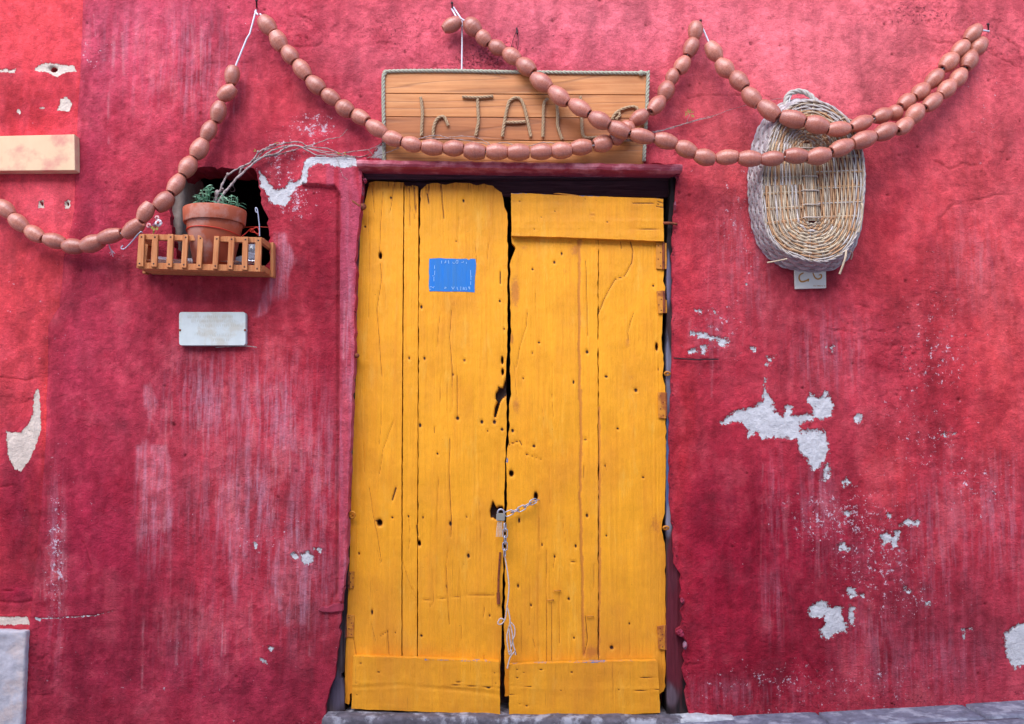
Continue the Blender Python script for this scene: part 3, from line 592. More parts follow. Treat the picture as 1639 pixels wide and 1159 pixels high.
# door marks, all in photo pixels
A_ = lambda *p: Z(540, 260, 3.22, p); B_ = lambda *p: Z(530, 600, 3.863, p); C_ = lambda *p: Z(510, 880, 4.153, p)
D_ = lambda *p: Z(790, 260, 3.05, p); E_ = lambda *p: Z(790, 600, 3.863, p); F_ = lambda *p: Z(790, 880, 4.153, p)
CR = [(A_((235, 150), (222, 300), (218, 460)), .8), (A_((222, 520), (228, 600), (205, 760), (215, 900), (228, 1100)), .8), (A_((290, 110), (285, 180), (270, 260)), .8), (A_((535, 105), (540, 200), (550, 290)), 1.1), (A_((530, 780), (515, 950)), .6),
      (A_((590, 760), (580, 900), (592, 1080), (590, 1159)), .8), (A_((840, 565), (840, 625)), 1.4), (A_((390, 100), (398, 170), (402, 240)), 1.2), (A_((465, 160), (472, 210)), 1.4), (A_((180, 120), (190, 260)), .7), (A_((625, 280), (622, 420)), .5), (A_((710, 400), (720, 520)), .6), (A_((780, 420), (775, 500)), .5), (A_((160, 250), (165, 500), (160, 800)), .45), (A_((370, 130), (375, 330)), .8),
      (B_((310, 130), (310, 280), (298, 430)), .6), (B_((385, 290), (318, 470), (300, 610)), .7), (B_((235, 700), (260, 870), (290, 1010), (310, 1159)), .7), (B_((400, 700), (388, 740), (378, 775)), 1.6), (B_((735, 390), (728, 600), (745, 900), (740, 1000)), .9), (B_((780, 0), (782, 250)), .8), (B_((750, 0), (752, 230)), .6), (B_((717, 50), (720, 240)), .4), (B_((665, 640), (650, 960)), .5), (B_((530, 930), (535, 990)), 1.4), (B_((640, 320), (640, 360)), .8),
      (B_((480, 870), (490, 1000), (480, 1080)), .6), (B_((200, 430), (205, 600)), .4), (B_((915, 780), (920, 860), (930, 1050)), .4), (B_((680, 0), (675, 170)), .5),
      (C_((845, 100), (855, 250), (870, 500)), .8), (C_((760, 130), (765, 350), (740, 380)), .5), (C_((615, 345), (660, 340), (850, 320), (1000, 303), (1170, 300)), .7), (C_((560, 90), (600, 210), (650, 330)), .5), (C_((460, 540), (470, 700)), .9), (C_((1100, 380), (1095, 450)), .8), (C_((1100, 700), (1100, 745)), .9), (C_((230, 590), (250, 700)), .8), (C_((860, 0), (848, 90)), .5), (C_((390, 0), (410, 90)), .5), (C_((350, 480), (380, 620)), .5), (C_((410, 575), (460, 540)), 1.), (C_((940, 130), (950, 600)), .35),
      (D_((668, 385), (680, 430), (675, 490), (640, 555), (595, 570), (545, 655), (512, 740)), 1.1), (D_((450, 480), (455, 650), (460, 850)), .8), (D_((165, 730), (160, 800), (130, 900), (110, 1000)), .7), (D_((683, 735), (655, 830), (658, 870)), .8), (D_((205, 640), (208, 760)), .4), (D_((290, 980), (290, 1150)), .4), (D_((620, 385), (625, 420)), .8), (D_((100, 980), (115, 1159)), .5),
      (E_((360, 120), (370, 260)), .5), (E_((200, 488), (300, 525)), .7), (E_((340, 540), (350, 800)), .4), (E_((280, 880), (285, 1100)), .6), (E_((430, 880), (445, 1050)), .4), (E_((300, 180), (310, 300)), .4), (E_((690, 560), (700, 600)), .5), (E_((560, 560), (555, 640)), .8), (E_((100, 430), (160, 405), (175, 435)), 1.2),
      (F_((350, 0), (352, 250), (355, 740)), .8), (F_((385, 340), (388, 400), (388, 740)), .8), (F_((300, 60), (300, 740)), .45), (F_((435, 285), (438, 620)), .7), (F_((408, 30), (395, 125)), .7), (F_((262, 590), (275, 650)), .7), (F_((665, 100), (668, 260)), .6), (F_((700, 400), (695, 700)), 1.0), (F_((610, 440), (625, 600), (600, 700)), 1.0), (F_((840, 480), (840, 700)), .4), (F_((905, 480), (905, 700)), .4), (F_((185, 430), (185, 700)), .4), (F_((240, 150), (240, 500)), .4), (F_((510, 75), (555, 85)), 1.1), (F_((520, 560), (520, 720)), .4), (F_((1120, 620), (1125, 900)), .4)]
HOLE = [(A_((221, 480))[0], 2.6, 5), (A_((143, 330))[0], 1.5, 2), (A_((655, 1020))[0], 2.6, 1.5), (A_((837, 714))[0], 1.6, 2), (A_((370, 1008))[0], 1.5, 2), (A_((449, 1010))[0], 1.6, 2.4), (A_((650, 197))[0], 1.6, 2.4), (A_((275, 182))[0], 1.4, 2), (A_((598, 1095))[0], 1.3, 1.5), (A_((612, 408))[0], 1.3, 1.3), (A_((433, 745))[0], 1.8, 2.6), (A_((860, 860))[0], 1.5, 1.5), (A_((850, 1020))[0], 2, 6), (A_((852, 1080))[0], 2, 5),
        (B_((300, 915))[0], 4.2, 5.0), (B_((378, 883))[0], 1.6, 1.6), (B_((283, 905))[0], 3.5, 1.3), (B_((738, 920))[0], 2.2, 3.5), (B_((932, 291))[0], 2.4, 2.7), (B_((1010, 291))[0], 2.4, 3.3), (B_((1057, 337))[0], 2.2, 2.4), (B_((968, 345))[0], 1.2, 1.2), (B_((782, 268))[0], 2.6, 2.8), (B_((568, 883))[0], 1.2, 1.8), (B_((545, 1043))[0], 2.4, 4.2), (B_((838, 876))[0], 1.4, 1.4), (B_((550, 312))[0], 2.0, 3), (B_((658, 488))[0], 1.4, 1.8), (B_((172, 1105))[0], 1, 2), (B_((1036, 80))[0], 1.6, 1.6), (B_((478, 873))[0], 1.2, 1.5), (B_((850, 1120))[0], 2, 3),
        (C_((995, 40))[0], 2, 3.4), (C_((683, 572))[0], 2, 2), (C_((268, 25))[0], 1.4, 2), (C_((965, 100))[0], 1, 1), (C_((355, 415))[0], 1.5, 4), (C_((1137, 437))[0], 1.6, 1.6), (C_((510, 553))[0], 1, 1), (C_((850, 242))[0], 1.4, 1.4),
        (D_((333, 445))[0], 1.4, 2.4), (D_((190, 520))[0], 1.6, 1.6), (D_((780, 603))[0], 1.6, 1.6), (D_((222, 880))[0], 1.8, 1.5), (D_((190, 930))[0], 1.4, 1.4), (D_((550, 1045))[0], 2.4, 2), (D_((145, 1055))[0], 1.2, 1.6), (D_((457, 925))[0], 2.2, 2.6), (D_((797, 900))[0], 2, 6), (D_((805, 1010))[0], 1.4, 1.4), (D_((297, 487))[0], 2, 2),
        (E_((262, 752))[0], 3.2, 6.6), (E_((250, 440))[0], 2.4, 2), (E_((768, 333))[0], 1.8, 1.4), (E_((205, 490))[0], 1.6, 1), (E_((698, 993))[0], 1.3, 1.6), (E_((508, 1058))[0], 1.6, 2.4), (E_((925, 635))[0], 2, 1.2), (E_((880, 95))[0], 2.6, 2.6), (E_((568, 398))[0], 3.4, 1.2), (E_((110, 610))[0], 3.6, 4.6), (E_((118, 345))[0], 2.2, 2.6), (E_((578, 870))[0], 2, 2.6), (E_((158, 900))[0], 1.6, 4), (E_((300, 1050))[0], 1.2, 2), (E_((378, 1125))[0], 1.2, 1.4), (E_((690, 560))[0], 1.1, 1.6), (E_((495, 45))[0], 1.4, 3),
        (F_((163, 240))[0], 1.6, 3), (F_((500, 326))[0], 1.8, 2.2), (F_((405, 42))[0], 1.4, 1.6), (F_((785, 650))[0], 3, 3), (F_((148, 692))[0], 1.4, 1.2), (F_((250, 368))[0], 1.2, 2), (F_((535, 585))[0], 1.3, 1.6), (F_((903, 490))[0], 1.2, 1.6)]
GOUGE = [B_((1018, 115), (1040, 85), (1062, 80), (1085, 20), (1092, 120), (1062, 145), (1046, 170), (1034, 210), (1020, 262), (1006, 268), (1012, 205), (1030, 165), (1015, 150)), B_((985, 880), (983, 840), (1000, 780), (1022, 822), (1062, 812), (1064, 870), (1020, 895))]
GOUGE2 = [A_((875, 1080), (858, 1130), (850, 1159), (885, 1159))]
KNOT = [(D_((627, 710))[0], 7, 1), (D_((610, 455))[0], 16, .8), (D_((285, 985))[0], 12, .8), (C_((335, 330))[0], 20, .7), (A_((605, 720))[0], 9, .8), (E_((880, 60))[0], 14, .6), (B_((735, 305))[0], 9, 1), (E_((380, 640))[0], 40, .8), (C_((850, 620))[0], 18, .6), (F_((560, 90))[0], 16, .6), (B_((220, 650))[0], 30, .6), (E_((120, 430))[0], 30, 1), (D_((690, 1050))[0], 18, .7), (F_((150, 120))[0], 20, .5)]
GROOVE = [(D_((418, 375), (418, 700), (420, 1159))+E_((535, 100), (540, 480), (535, 660), (545, 1159))+F_((590, 50), (592, 400), (600, 700)), 3.2), (E_((652, 200), (655, 500), (655, 1159))+F_((705, 0), (703, 300), (700, 700)), 3.0)]
RUSTB = [(D_((400, 430))[0], 10, 13, .75), (D_((105, 630))[0], 9, 32, .8), (D_((655, 880))[0], 6, 12, .6), (D_((420, 390))[0], 6, 10, .8), (F_((650, 680))[0], 16, 14, .75), (E_((140, 190))[0], 9, 20, .6), (E_((1000, 930))[0], 12, 26, .6), (F_((600, 560))[0], 5, 30, .6), (D_((150, 415))[0], 10, 8, .5), (A_((600, 730))[0], 10, 6, .45), (D_((90, 860))[0], 3, 12, .9), (D_((205, 910))[0], 8, 8, .3), (D_((350, 530))[0], 8, 8, .5), (E_((850, 20))[0], 10, 8, .5), (F_((705, 200))[0], 4, 40, .55), (E_((540, 490))[0], 5, 8, .7), (A_((700, 1000))[0], 8, 6, .2)]
PTOP = [A_((165, 108), (210, 95), (345, 100)), A_((345, 100), (418, 112)), A_((430, 140), (470, 108), (840, 100))]
def door_fields(seed):
    def f(px, py):
        n = len(px); wx, _, wz = PA(px, py, 0.0); ck = np.zeros(n); ru = np.zeros(n); top = np.zeros(n); bl = np.zeros(n); d = np.zeros(n)
        jx = px+1.6*(fbm(wx*30, wz*12, 3, 5)-0.5); jy = py
        ring = np.zeros(n); km = np.zeros(n); warp = np.zeros(n)
        for (c, r, k) in KNOT:
            q = np.hypot((px-c[0]), (py-c[1])*0.55); m = np.exp(-(q/(r*1.6))**2); warp += m*14*np.sign(px-c[0]+.01)*np.clip(1-abs(px-c[0])/(r*2.0), 0, 1)
            ring += k*m*np.sin(q*2.2+2*(fbm(wx*20, wz*9, 2, 3)))
        d += 0.0016*ring
        gx = (px+warp*0.8+14*(fbm(wx*2+seed, wz*0.7, 2, 7)-0.5))*0.34
        d += 0.0013*(fbm(gx, wz*1.3, 3, seed)-0.5)*2*0.6 + 0.003*(fbm(wx*4, wz*2, 2, seed+3)-0.5)
        for pts, wd in CR: line(ck, jx, jy, pts, .5+.55*wd, min(1, 0.34+0.42*wd))
        for (c, rx, ry) in HOLE: blob(ck, px, py, c[0], c[1], rx*1.15, ry*1.15, 1.3)
        hd = np.zeros(n)
        for g in GOUGE: soft_poly(hd, px, py, g, 4)
        for g in GOUGE2: soft_poly(hd, px, py, g, 4, 0.6)
        for (c, rx, ry) in HOLE:
            if rx*ry > 9: blob(hd, px, py, c[0], c[1], rx, ry, 1.1)
        for pts, wd in GROOVE: line(ru, jx, jy, jag(pts, .5, 10, 3, False), wd, .78); line(d, px, py, pts, 0.01, 0)
        for pts, wd in GROOVE:
            g = np.zeros(n); line(g, px, py, pts, wd*.8, 1); d -= 0.003*g
        for (c, rx, ry, k) in RUSTB: blob(ru, px, py, c[0], c[1], rx, ry, k)
        for t in PTOP:
            m = np.zeros(n); line(m, px, py, t, 16, 1); top = np.maximum(top, m); ck = np.maximum(ck, .75*m*sstep(.5, .72, fbm(px*.5, py*.035, 4, 19)))
        m = np.zeros(n); soft_poly(m, px, py, A_((345, 100), (418, 110), (415, 240), (400, 290), (370, 230), (348, 150)), 14); ck = np.maximum(ck, .8*m*sstep(.46, .62, fbm(px*.6, py*.05, 4, 29)))
        top = np.maximum(top, 0.30*sstep(700, 1050, py))
        # worn inner stile edges
        e = np.exp(-((px-np.interp(py, [300, 540, 820, 1060], [812, 812, 808, 803]))/7.0)**2)*sstep(560, 640, py); ck = np.maximum(ck, 0.36*e*fbm(wx*80, wz*16, 3, 6)*1.6); ru = np.maximum(ru, .32*e)
        ck = np.maximum(ck, 1.0*sstep(.3, .7, hd))
        d -= 0.0045*np.clip(ck, 0, 1)+0.02*sstep(.35, .8, hd)
        blob(bl, px, py, 811.5, 737, 3, 8, .7)
        return d, {'M': np.stack([np.clip(ck, 0, 1.2), ru, top, bl], 1)}
    return f
def rail_fields(seed, ptop):
    def f(px, py):
        n = len(px); wx, _, wz = PA(px, py, 0.0); ck = np.zeros(n); ru = np.zeros(n); bl = np.zeros(n); g = np.full(n, 0.0)
        d = 0.002*(fbm(wx*1.5, wz*40+seed, 3, seed)-0.5)+0.0012*(fbm(wx*6, wz*6, 2, seed+1)-0.5)
        bl = 0.62*np.exp(-(dseg(px, py, ptop)/1.6)**2)*(fbm(wx*20, wz*3, 2, seed+2)+0.28)
        for (a, b, rx, ry) in [(577, 1062, 2, 1.4), (606, 1076, 2.6, 1.4), (570, 1093, 1.4, 1.2), (571, 1112, 1.6, 1), (792, 1077, 1.6, 1.2), (782, 1101, 3, 1.5), (734, 1092, 5, .9), (794, 1094, 1.2, 1.2), (828, 1072, 1.5, 1), (838, 1077, 1.5, 1), (828, 1085, 2.4, 1.4), (866, 1072, 3, 1.2), (915, 1076, 2.2, 1.8), (991, 1104, 1.6, 1.5), (898, 1105, 1.5, 1), (843, 1130, 2.5, 1.3), (832, 1127, 1.3, 1),
                              (832, 322, 1.6, 1.6), (888, 338, 1.4, 1.2), (889, 334, 3, .7), (972, 355, 2, 1.3), (866, 347, 1.4, 1), (855, 367, 1.2, 1), (937, 318, 1.2, 1)]: blob(ck, px, py, a, b, rx, ry, 1.1)
        for pts, wd in [([(1012, 325), (1045, 325), (1061, 328)], .5), ([(1000, 366), (1061, 367)], .35), ([(1052, 322), (1062, 325)], 1.0), ([(1050, 330), (1062, 332)], 1.0), ([(720, 1096), (800, 1101)], .6), ([(1015, 1106), (1055, 1104)], .6), ([(815, 1112), (850, 1113)], .4), ([(818, 1098), (850, 1099)], .5), ([(1025, 1085), (1053, 1084)], .5), ([(1035, 309), (1040, 316), (1062, 318)], .5)]: line(ck, px, py, pts, wd, .95)
        blob(ru, px, py, 948, 343, 9, 4, .6); blob(ru, px, py, 1040, 325, 14, 8, .4); blob(ru, px, py, 822, 322, 5, 6, .5); blob(bl, px, py, 893, 1143, 4, 2.5, .8); blob(bl, px, py, 683, 1056, 9, 2, .7)
        line(g, px, py, [(566, 1101), (640, 1097), (720, 1103), (800, 1112)], 3.5); d -= .002*g; m = np.zeros(n); line(m, px, py, [(948, 343), (947, 344)], 6); d += .0012*m*np.sin(np.hypot(px-948, (py-343)*2)*1.6)
        d -= .003*np.clip(ck, 0, 1); return d, {'M': np.stack([ck, ru, np.zeros(n)+(.3 if ptop[0][1] > 900 else .08), bl], 1)}
    return f

# ------------------------------------------------------------------ door
YD = 0.035
dl = T('door_leaf', 'left yellow plank door leaf carrying the blue painted rectangle', 'door', P(680, 1140, YD), 'double doors')
board('plank', [(591, 292), (602, 290), (645.8, 292), (644.0, 500), (642.6, 760), (642.5, 1000), (642.2, 1110), (560, 1110), (559, 1128), (552, 1125), (552.9, 1048), (555.7, 986), (559.6, 900), (563.6, 742), (569.5, 600), (571, 508), (577, 353), (586, 315)], YD, 0.035, door_fields(1), M_DOOR, dl)
board('plank', [(647.5, 296), (655, 298), (661, 296), (669.2, 299), (669, 500), (668, 760), (667, 1110), (644.0, 1110), (644.5, 760), (646.1, 500)], YD+0.002, 0.033, door_fields(2), M_DOOR, dl)
board('plank', [(673, 304), (684, 295), (700, 293), (712, 296), (730, 292), (740, 294), (751, 292), (762, 296), (775, 294), (789, 297), (795, 303), (803, 308), (806, 320), (807, 331), (812, 341), (812.5, 430), (812, 539), (810, 600), (811, 660), (808, 760), (806, 870), (803, 1000), (800, 1110), (668.8, 1110), (669.2, 900), (669.8, 700), (670.5, 500)], YD, 0.035, door_fields(3), M_DOOR, dl, ja=0.5)
board('cross_board', [(565, 1050.5), (680, 1054), (799.5, 1059.4), (800.5, 1143.5), (680, 1139.5), (562.5, 1134.5)], YD-0.028, 0.028, rail_fields(4, [(565, 1051), (799, 1060)]), M_DOOR, dl, 2.2, 1.6, .25)
dr = T('door_leaf', 'right yellow plank door leaf with wide board across its top', 'door', P(940, 1145, YD), 'double doors')
board('plank', [(819, 372), (957.3, 374), (956.5, 560), (957.5, 760), (957.5, 1115), (808, 1115), (807.5, 1000), (808.5, 900), (811.5, 820), (810.7, 740), (816, 680), (814, 650), (818, 632), (816, 580), (817.5, 530), (816, 470), (816, 424), (821, 407), (826, 396), (819.5, 388)], YD+0.003, 0.035, door_fields(5), M_DOOR, dr, ja=0.6)
board('plank', [(958.2, 374), (1062, 378), (1063, 430), (1062, 450), (1065, 460), (1062, 480), (1061, 509), (1059, 540), (1061, 568), (1063, 582), (1060, 600), (1064.4, 618), (1065.7, 729), (1064.4, 820), (1061, 833), (1059.5, 848), (1063.5, 870), (1065, 884), (1065, 1098), (1062, 1106), (1055, 1111), (958.6, 1113), (958.6, 760), (957.6, 560)], YD+0.003, 0.035, door_fields(6), M_DOOR, dr, ja=0.5)
board('cross_board', [(817.8, 309), (850, 309.5), (890, 312), (1061.5, 318), (1062.5, 386), (940, 381), (819, 377)], YD-0.022, 0.025, rail_fields(8, [(818, 309), (1062, 318)]), M_DOOR, dr, 2.2, 1.6, .2)
board('cross_board', [(814.8, 1063.5), (930, 1060), (1052.5, 1057.5), (1056.8, 1141), (940, 1146), (814.8, 1149)], YD-0.028, 0.028, rail_fields(9, [(815, 1063), (1052, 1058)]), M_DOOR, dr, 2.2, 1.6, .25)
o = slab('splinter', [(886, 309.5), (897, 309), (925, 312.5), (920, 314)], YD-0.018, 0.01, M_HINGE, dr, 0)
# staples and white mark in the lower right plank
for a, b in ((892, 945.5), (881, 960.5), (944.5, 986.5)):
    mb = MB(); mb.tube([P(a-5, b, YD-0.001), P(a-4.5, b, YD-0.006), P(a+4.5, b-.3, YD-0.006), P(a+5, b, YD-0.001)], 0.0022, 5); mb.build('staple', M_HINGE, dr)
# blue painted rectangle with remains of white lettering
BL = NM('blue_paint'); g = BL.noise(1, 6, 0.65, sc3=(60, 40, 5))
BL.bump(g, .6, .001); M_BLUE = BL.out(BL.mix(BL.rng(g, 0.35, 0.68), look(26, 124, 214, 0.8), look(58, 124, 188, 0.8)), 0.5, 0.3)
QB = lambda *p: Z(670, 400, 14.49, p)
def blf(px, py):
    wx, _, wz = PA(px, py, 0); gx = (px+14*(fbm(wx*2+3, wz*0.7, 2, 7)-0.5))*0.34
    return 0.0013*(fbm(gx, wz*1.3, 3, 3)-0.5)*1.2+0.003*(fbm(wx*4, wz*2, 2, 6)-0.5), {'M': np.zeros((len(px), 4))}
bp = board('painted_rectangle', QB((245, 205), (500, 188), (660, 205), (1120, 205), (1160, 240), (1200, 200), (1325, 215), (1330, 350), (1310, 620), (1298, 975), (1000, 970), (850, 968), (700, 962), (250, 958), (240, 830)), YD-0.0012, 0.002, blf, M_BLUE, dl, 1.5, 1.5, .25)
bp['label'] = 'blue painted rectangle with worn white letters'
mb = MB(); M_CHALK = simple('worn_white_paint', look(150, 190, 236, .85), .7, .15, 100, 0)
STK = [[(535, 250), (535, 315)], [(600, 305), (632, 300), (628, 245)], [(605, 305), (620, 270)], [(690, 240), (702, 320)], [(790, 280), (800, 315), (840, 312)], [(860, 300), (880, 240), (915, 245), (910, 310), (870, 310)], [(985, 290), (1040, 290), (1035, 255)], [(1108, 280), (1108, 325)], [(370, 360), (370, 440)], [(375, 480), (370, 590)], [(320, 610), (350, 590)], [(355, 620), (355, 730)], [(1205, 470), (1215, 700)], [(1212, 620), (1240, 625)], [(1210, 730), (1208, 810)],
       [(255, 865), (290, 850), (320, 870), (350, 885)], [(330, 880), (365, 850)], [(245, 915), (290, 912)], [(600, 905), (615, 860), (650, 885), (605, 890)], [(765, 855), (800, 920), (830, 855)], [(890, 860), (900, 920), (920, 935)], [(960, 865), (985, 860), (970, 935), (990, 930)], [(1035, 860), (1035, 930)], [(1060, 870), (1060, 930)], [(1095, 860), (1115, 930), (1085, 930)], [(1150, 860), (1185, 858), (1190, 925)], [(1160, 865), (1175, 900)]]
for st in STK:
    q = [P(a, b, YD-0.0026) for a, b in QB(*st)]; wv = Vector((0.0011, 0, 0.0006))
    for a, b in zip(q, q[1:]):
        dd = (b-a).normalized(); nn = Vector((-dd.z, 0, dd.x))*0.0011; mb.add([a-nn, b-nn, b+nn, a+nn], [(0, 1, 2, 3)])
lt = mb.build('worn_lettering', M_CHALK, bp)
settle(dl); settle(dr)

# hinges (children of the leaves)
def hinge(parent, quad_leaf, quad_jamb, knx, y0, y1, mj):
    h = slab('hinge', quad_leaf, YD-0.005, 0.004, M_HINGE, parent, 0.0008, 1)
    if quad_jamb: slab('hinge_plate', quad_jamb, YD-0.006, 0.004, mj, h, 0.0008, 1)
    mb = MB(); mb.tube([P(knx, y0, YD-0.006), P(knx, y1, YD-0.006)], 0.005, 8); mb.build('hinge_pin', M_RUST, h)
    mb = MB()
    for k in range(4):
        a = quad_leaf[0][0]*.5+quad_leaf[1][0]*.5; b = y0+(y1-y0)*(k+.5)/4; mb.ball(P(a+(2 if k % 2 else -2), b, YD-0.0055), 0.0026, 5, sc=(1, .5, 1))
    mb.build('screw', M_RUST, h)
    bpy.context.view_layer.update()
inv_l = Matrix.Translation(-Vector(dl.location)); inv_r = Matrix.Translation(-Vector(dr.location))
def H(parent, *a):
    before = set(parent.children); hinge(parent, *a)
    for c in set(parent.children)-before: c.matrix_parent_inverse = Matrix.Translation(-Vector(parent.location))
H(dr, [(1050, 388), (1061, 389), (1061, 431), (1050, 430)], [(1063, 389), (1071, 389), (1071, 430), (1063, 431)], 1062, 388, 431, M_HINGE)
H(dr, [(1051, 466), (1062, 465), (1065, 501), (1054, 502)], [(1063, 478), (1069, 482), (1069, 501), (1065, 501)], 1063, 466, 501, M_HINGE)
H(dr, [(1053, 628), (1066, 628), (1066, 670), (1054, 669)], [(1069, 628), (1082, 629), (1082, 669), (1069, 670)], 1067.5, 628, 670, M_RUST)
H(dr, [(1052, 1003), (1065, 1000), (1066, 1040), (1054, 1039)], [(1067, 1003), (1078, 1003), (1078, 1038), (1067, 1039)], 1066.5, 1001, 1040, M_RUST)
H(dl, [(554, 984), (567, 985), (566, 1020), (554, 1020)], [(545, 984), (552, 984), (552, 1020), (545, 1019)], 553, 984, 1020, M_IRON)
H(dl, [(559, 915), (567, 915), (566, 942), (559, 942)], [(550, 915), (557, 915), (556, 942), (549, 942)], 558, 915, 942, M_IRON)

# ------------------------------------------------------------------ frame: jambs and lintel beams
fr = T('door_frame', 'old flaking wooden door frame with dark lintel beams above the yellow leaves', 'door frame', P(820, 1145, 0.03))
def jf(cols, seed):
    def f(px, py):
        n = len(px); wx, _, wz = PA(px, py, 0.0); v = fbm(wx*90, wz*7, 4, seed); t = sstep(.35, .65, fbm(wx*24, wz*5, 4, seed+2))
        t = np.clip(t+.5*sstep(.45, .7, fbm(wx*160, wz*5, 3, seed+4)), 0, 1); c = lin(cols[0])+(lin(cols[1])-lin(cols[0]))*t[:, None]
        for (cx, cy, rx, ry, cc, k) in cols[2]:
            F = np.zeros(n); blob(F, px, py+20*(v-.5), cx, cy, rx, ry, k); F = sstep(.35, .65, F+.5*(v-.5)); c = c+(lin(cc)-c)*F[:, None]
        return 0.009*(v-.5)+0.010*(fbm(wx*14, wz*7, 3, seed+5)-.5), {'Col': c*0.52}
    return f
board('jamb', [(500, 258), (583, 258), (582, 300), (581, 332), (576, 362), (570, 506), (568, 600), (562, 742), (558, 900), (554, 986), (551.5, 1048), (551, 1075), (546, 1078), (546, 1085), (551, 1088), (552, 1150), (500, 1150)], 0.022, 0.10,
      jf(((118, 100, 104), (58, 40, 44), [(575, 330, 14, 70, (176, 120, 138), .9), (562, 700, 16, 60, (150, 160, 190), .8), (565, 480, 16, 120, (186, 96, 118), .8), (540, 1110, 30, 40, (112, 98, 118), .7)]), 3), M_JAMB, fr, 1.6, 2.6)
board('jamb', [(1072, 258), (1074, 300), (1070, 345), (1067.5, 385), (1068, 520), (1066.5, 560), (1068, 640), (1067, 800), (1067, 1150), (1125, 1150), (1125, 258)], 0.022, 0.10,
      jf(((80, 58, 62), (38, 24, 28), [(1070, 600, 8, 80, (140, 138, 160), .8), (1070, 760, 8, 110, (96, 128, 190), .9), (1070, 830, 9, 40, (176, 172, 190), .8), (1070, 450, 8, 60, (130, 122, 150), .7), (1082, 1000, 24, 130, (122, 34, 52), 1.0), (1078, 900, 12, 60, (112, 38, 54), .9), (1075, 1115, 16, 26, (130, 104, 116), .7)]), 13), M_JAMB, fr, 1.6, 2.6)
slab('lintel_beam', [(560, 262), (1100, 262), (1100, 284), (820, 285), (560, 287)], 0.03, 0.12, M_OLD, fr, 0.003)
slab('lintel_beam', [(582, 285), (820, 287), (1088, 287), (1088, 316), (820, 316), (582, 300)], 0.075, 0.08, M_OLD, fr, 0.003)
# board behind the leaves closing the gap at the bottom
settle(fr)
# ragged plaster lumps hanging at the lower right of the opening
lg = T('ledge_board', 'long red painted board projecting over the door under the sign', 'ledge', P(830, 262, -0.03))
bm = bmesh.new(); a = P(571, 256, -0.060); b = P(1092, 263.5, -0.060)
y0, y1 = -0.060, 0.03
prof = [(y0, 0.0), (y0-0.006, -0.006), (y0-0.006, -0.016), (y0, -0.024), (y1, -0.026), (y1, 0.0)]
vsA = []; NSEG = 60
for i in range(NSEG+1):
    c = a.lerp(b, i/NSEG); j = 0.0012*math.sin(i*1.3)+0.0008*math.sin(i*3.1)
    vsA.append([bm.verts.new((c.x, yy, c.z+zz+(j if k < 4 else 0))) for k, (yy, zz) in enumerate(prof)])
for i in range(NSEG):
    for k in range(len(prof)): bm.faces.new((vsA[i][k], vsA[i+1][k], vsA[i+1][(k+1) % 6], vsA[i][(k+1) % 6]))
bm.faces.new(vsA[0][::-1]); bm.faces.new(vsA[-1]); bmesh.ops.recalc_face_normals(bm, faces=bm.faces)
me = bpy.data.meshes.new('board'); bm.to_mesh(me); bm.free(); link('board', me, M_RED, lg); settle(lg)

# ------------------------------------------------------------------ threshold, quoin, panel, plaques
zt = P(560, 1141, -0.045).z
th = rough_box('threshold_stone', P(519, 1140).x, P(1100, 1140).x, -0.05, 0.16, -0.30, P(820, 1150, -0.05).z, 0.012, 0.006, M_STONE, rnd=0.014)
th.rotation_euler.y = 0.007; tag(th, 'worn grey stone threshold under the yellow double door', 'doorstep')
mp = rough_box('mortar_fillet', P(1084, 1140).x, P(1175, 1140).x, -0.055, 0.03, -0.1, P(1120, 1146, -0.03).z, 0.008, 0.016, M_MORTAR, rnd=0.024); tag(mp, 'lumpy pale mortar at the right foot of the door beside the threshold', 'mortar')
q = rough_box('stone_block', -2.6, P(37, 1100, -0.03).x, -0.026, 0.05, -0.4, P(20, 1010, -0.03).z, 0.008, 0.007, M_QUOIN, rnd=0.006); tag(q, 'pale rough stone block at the bottom left corner of the photo', 'stone')
M_CREAM = simple('cream_paint', look(236, 198, 158, 0.8), 0.7, 0.08, 12, 0.0008, c2=look(226, 152, 132, 0.8), sc3=(1.5, 1, .6))
pn = T('wall_panel', 'cream and peach painted stone band on the coral wall', 'panel', P(60, 273, -0.03))
slab('panel_face', [(-260, 222), (-60, 219), (119, 215), (120, 272.5), (-60, 274), (-260, 277)], -0.035, 0.045, M_CREAM, pn, 0.002); settle(pn)
pq = T('blank_plaque', 'blank white marble plaque below the flower box', 'plaque', P(340, 553, -0.02))
def rrect(x0, y0, x1, y1, r, sk=(0, 0)):
    out = []
    for cx, cy, a0 in ((x1-r, y0+r, -90), (x1-r, y1-r, 0), (x0+r, y1-r, 90), (x0+r, y0+r, 180)):
        for k in range(4): a = R(a0+30*k); out.append((cx+r*math.cos(a), cy+r*math.sin(a)))
    return [(x, y+sk[0]*(x-x0)) for x, y in out]
slab('plaque_face', rrect(286.5, 499.5, 393, 553, 4), -0.024, 0.024, M_PLAQUE, pq, 0.0012, 1)
mb = MB()
for a, b in ((288, 528.5), (392, 528.5)): mb.ball(P(a, b, -0.025), 0.0045, 6, sc=(1, .5, 1))
mb.build('screw', M_RUST, pq)
mb = MB(); rq = random.Random(8)   # barely legible engraved lines
for yy, x0, x1 in ((507, 300, 372), (514, 306, 380), (521, 318, 384), (535, 312, 330), (536, 336, 372), (544, 342, 368)):
    x = x0
    while x < x1:
        h = rq.uniform(1.6, 2.6); dx_ = rq.uniform(-.8, .8); p = [P(x, yy-h, -0.0246), P(x+dx_, yy+h, -0.0246)]
        for a, b in zip(p, p[1:]): mb.add([a, b, b+Vector((.0011, 0, 0)), a+Vector((.0011, 0, 0))], [(0, 1, 2, 3)])
        x += rq.uniform(2.4, 4.2)
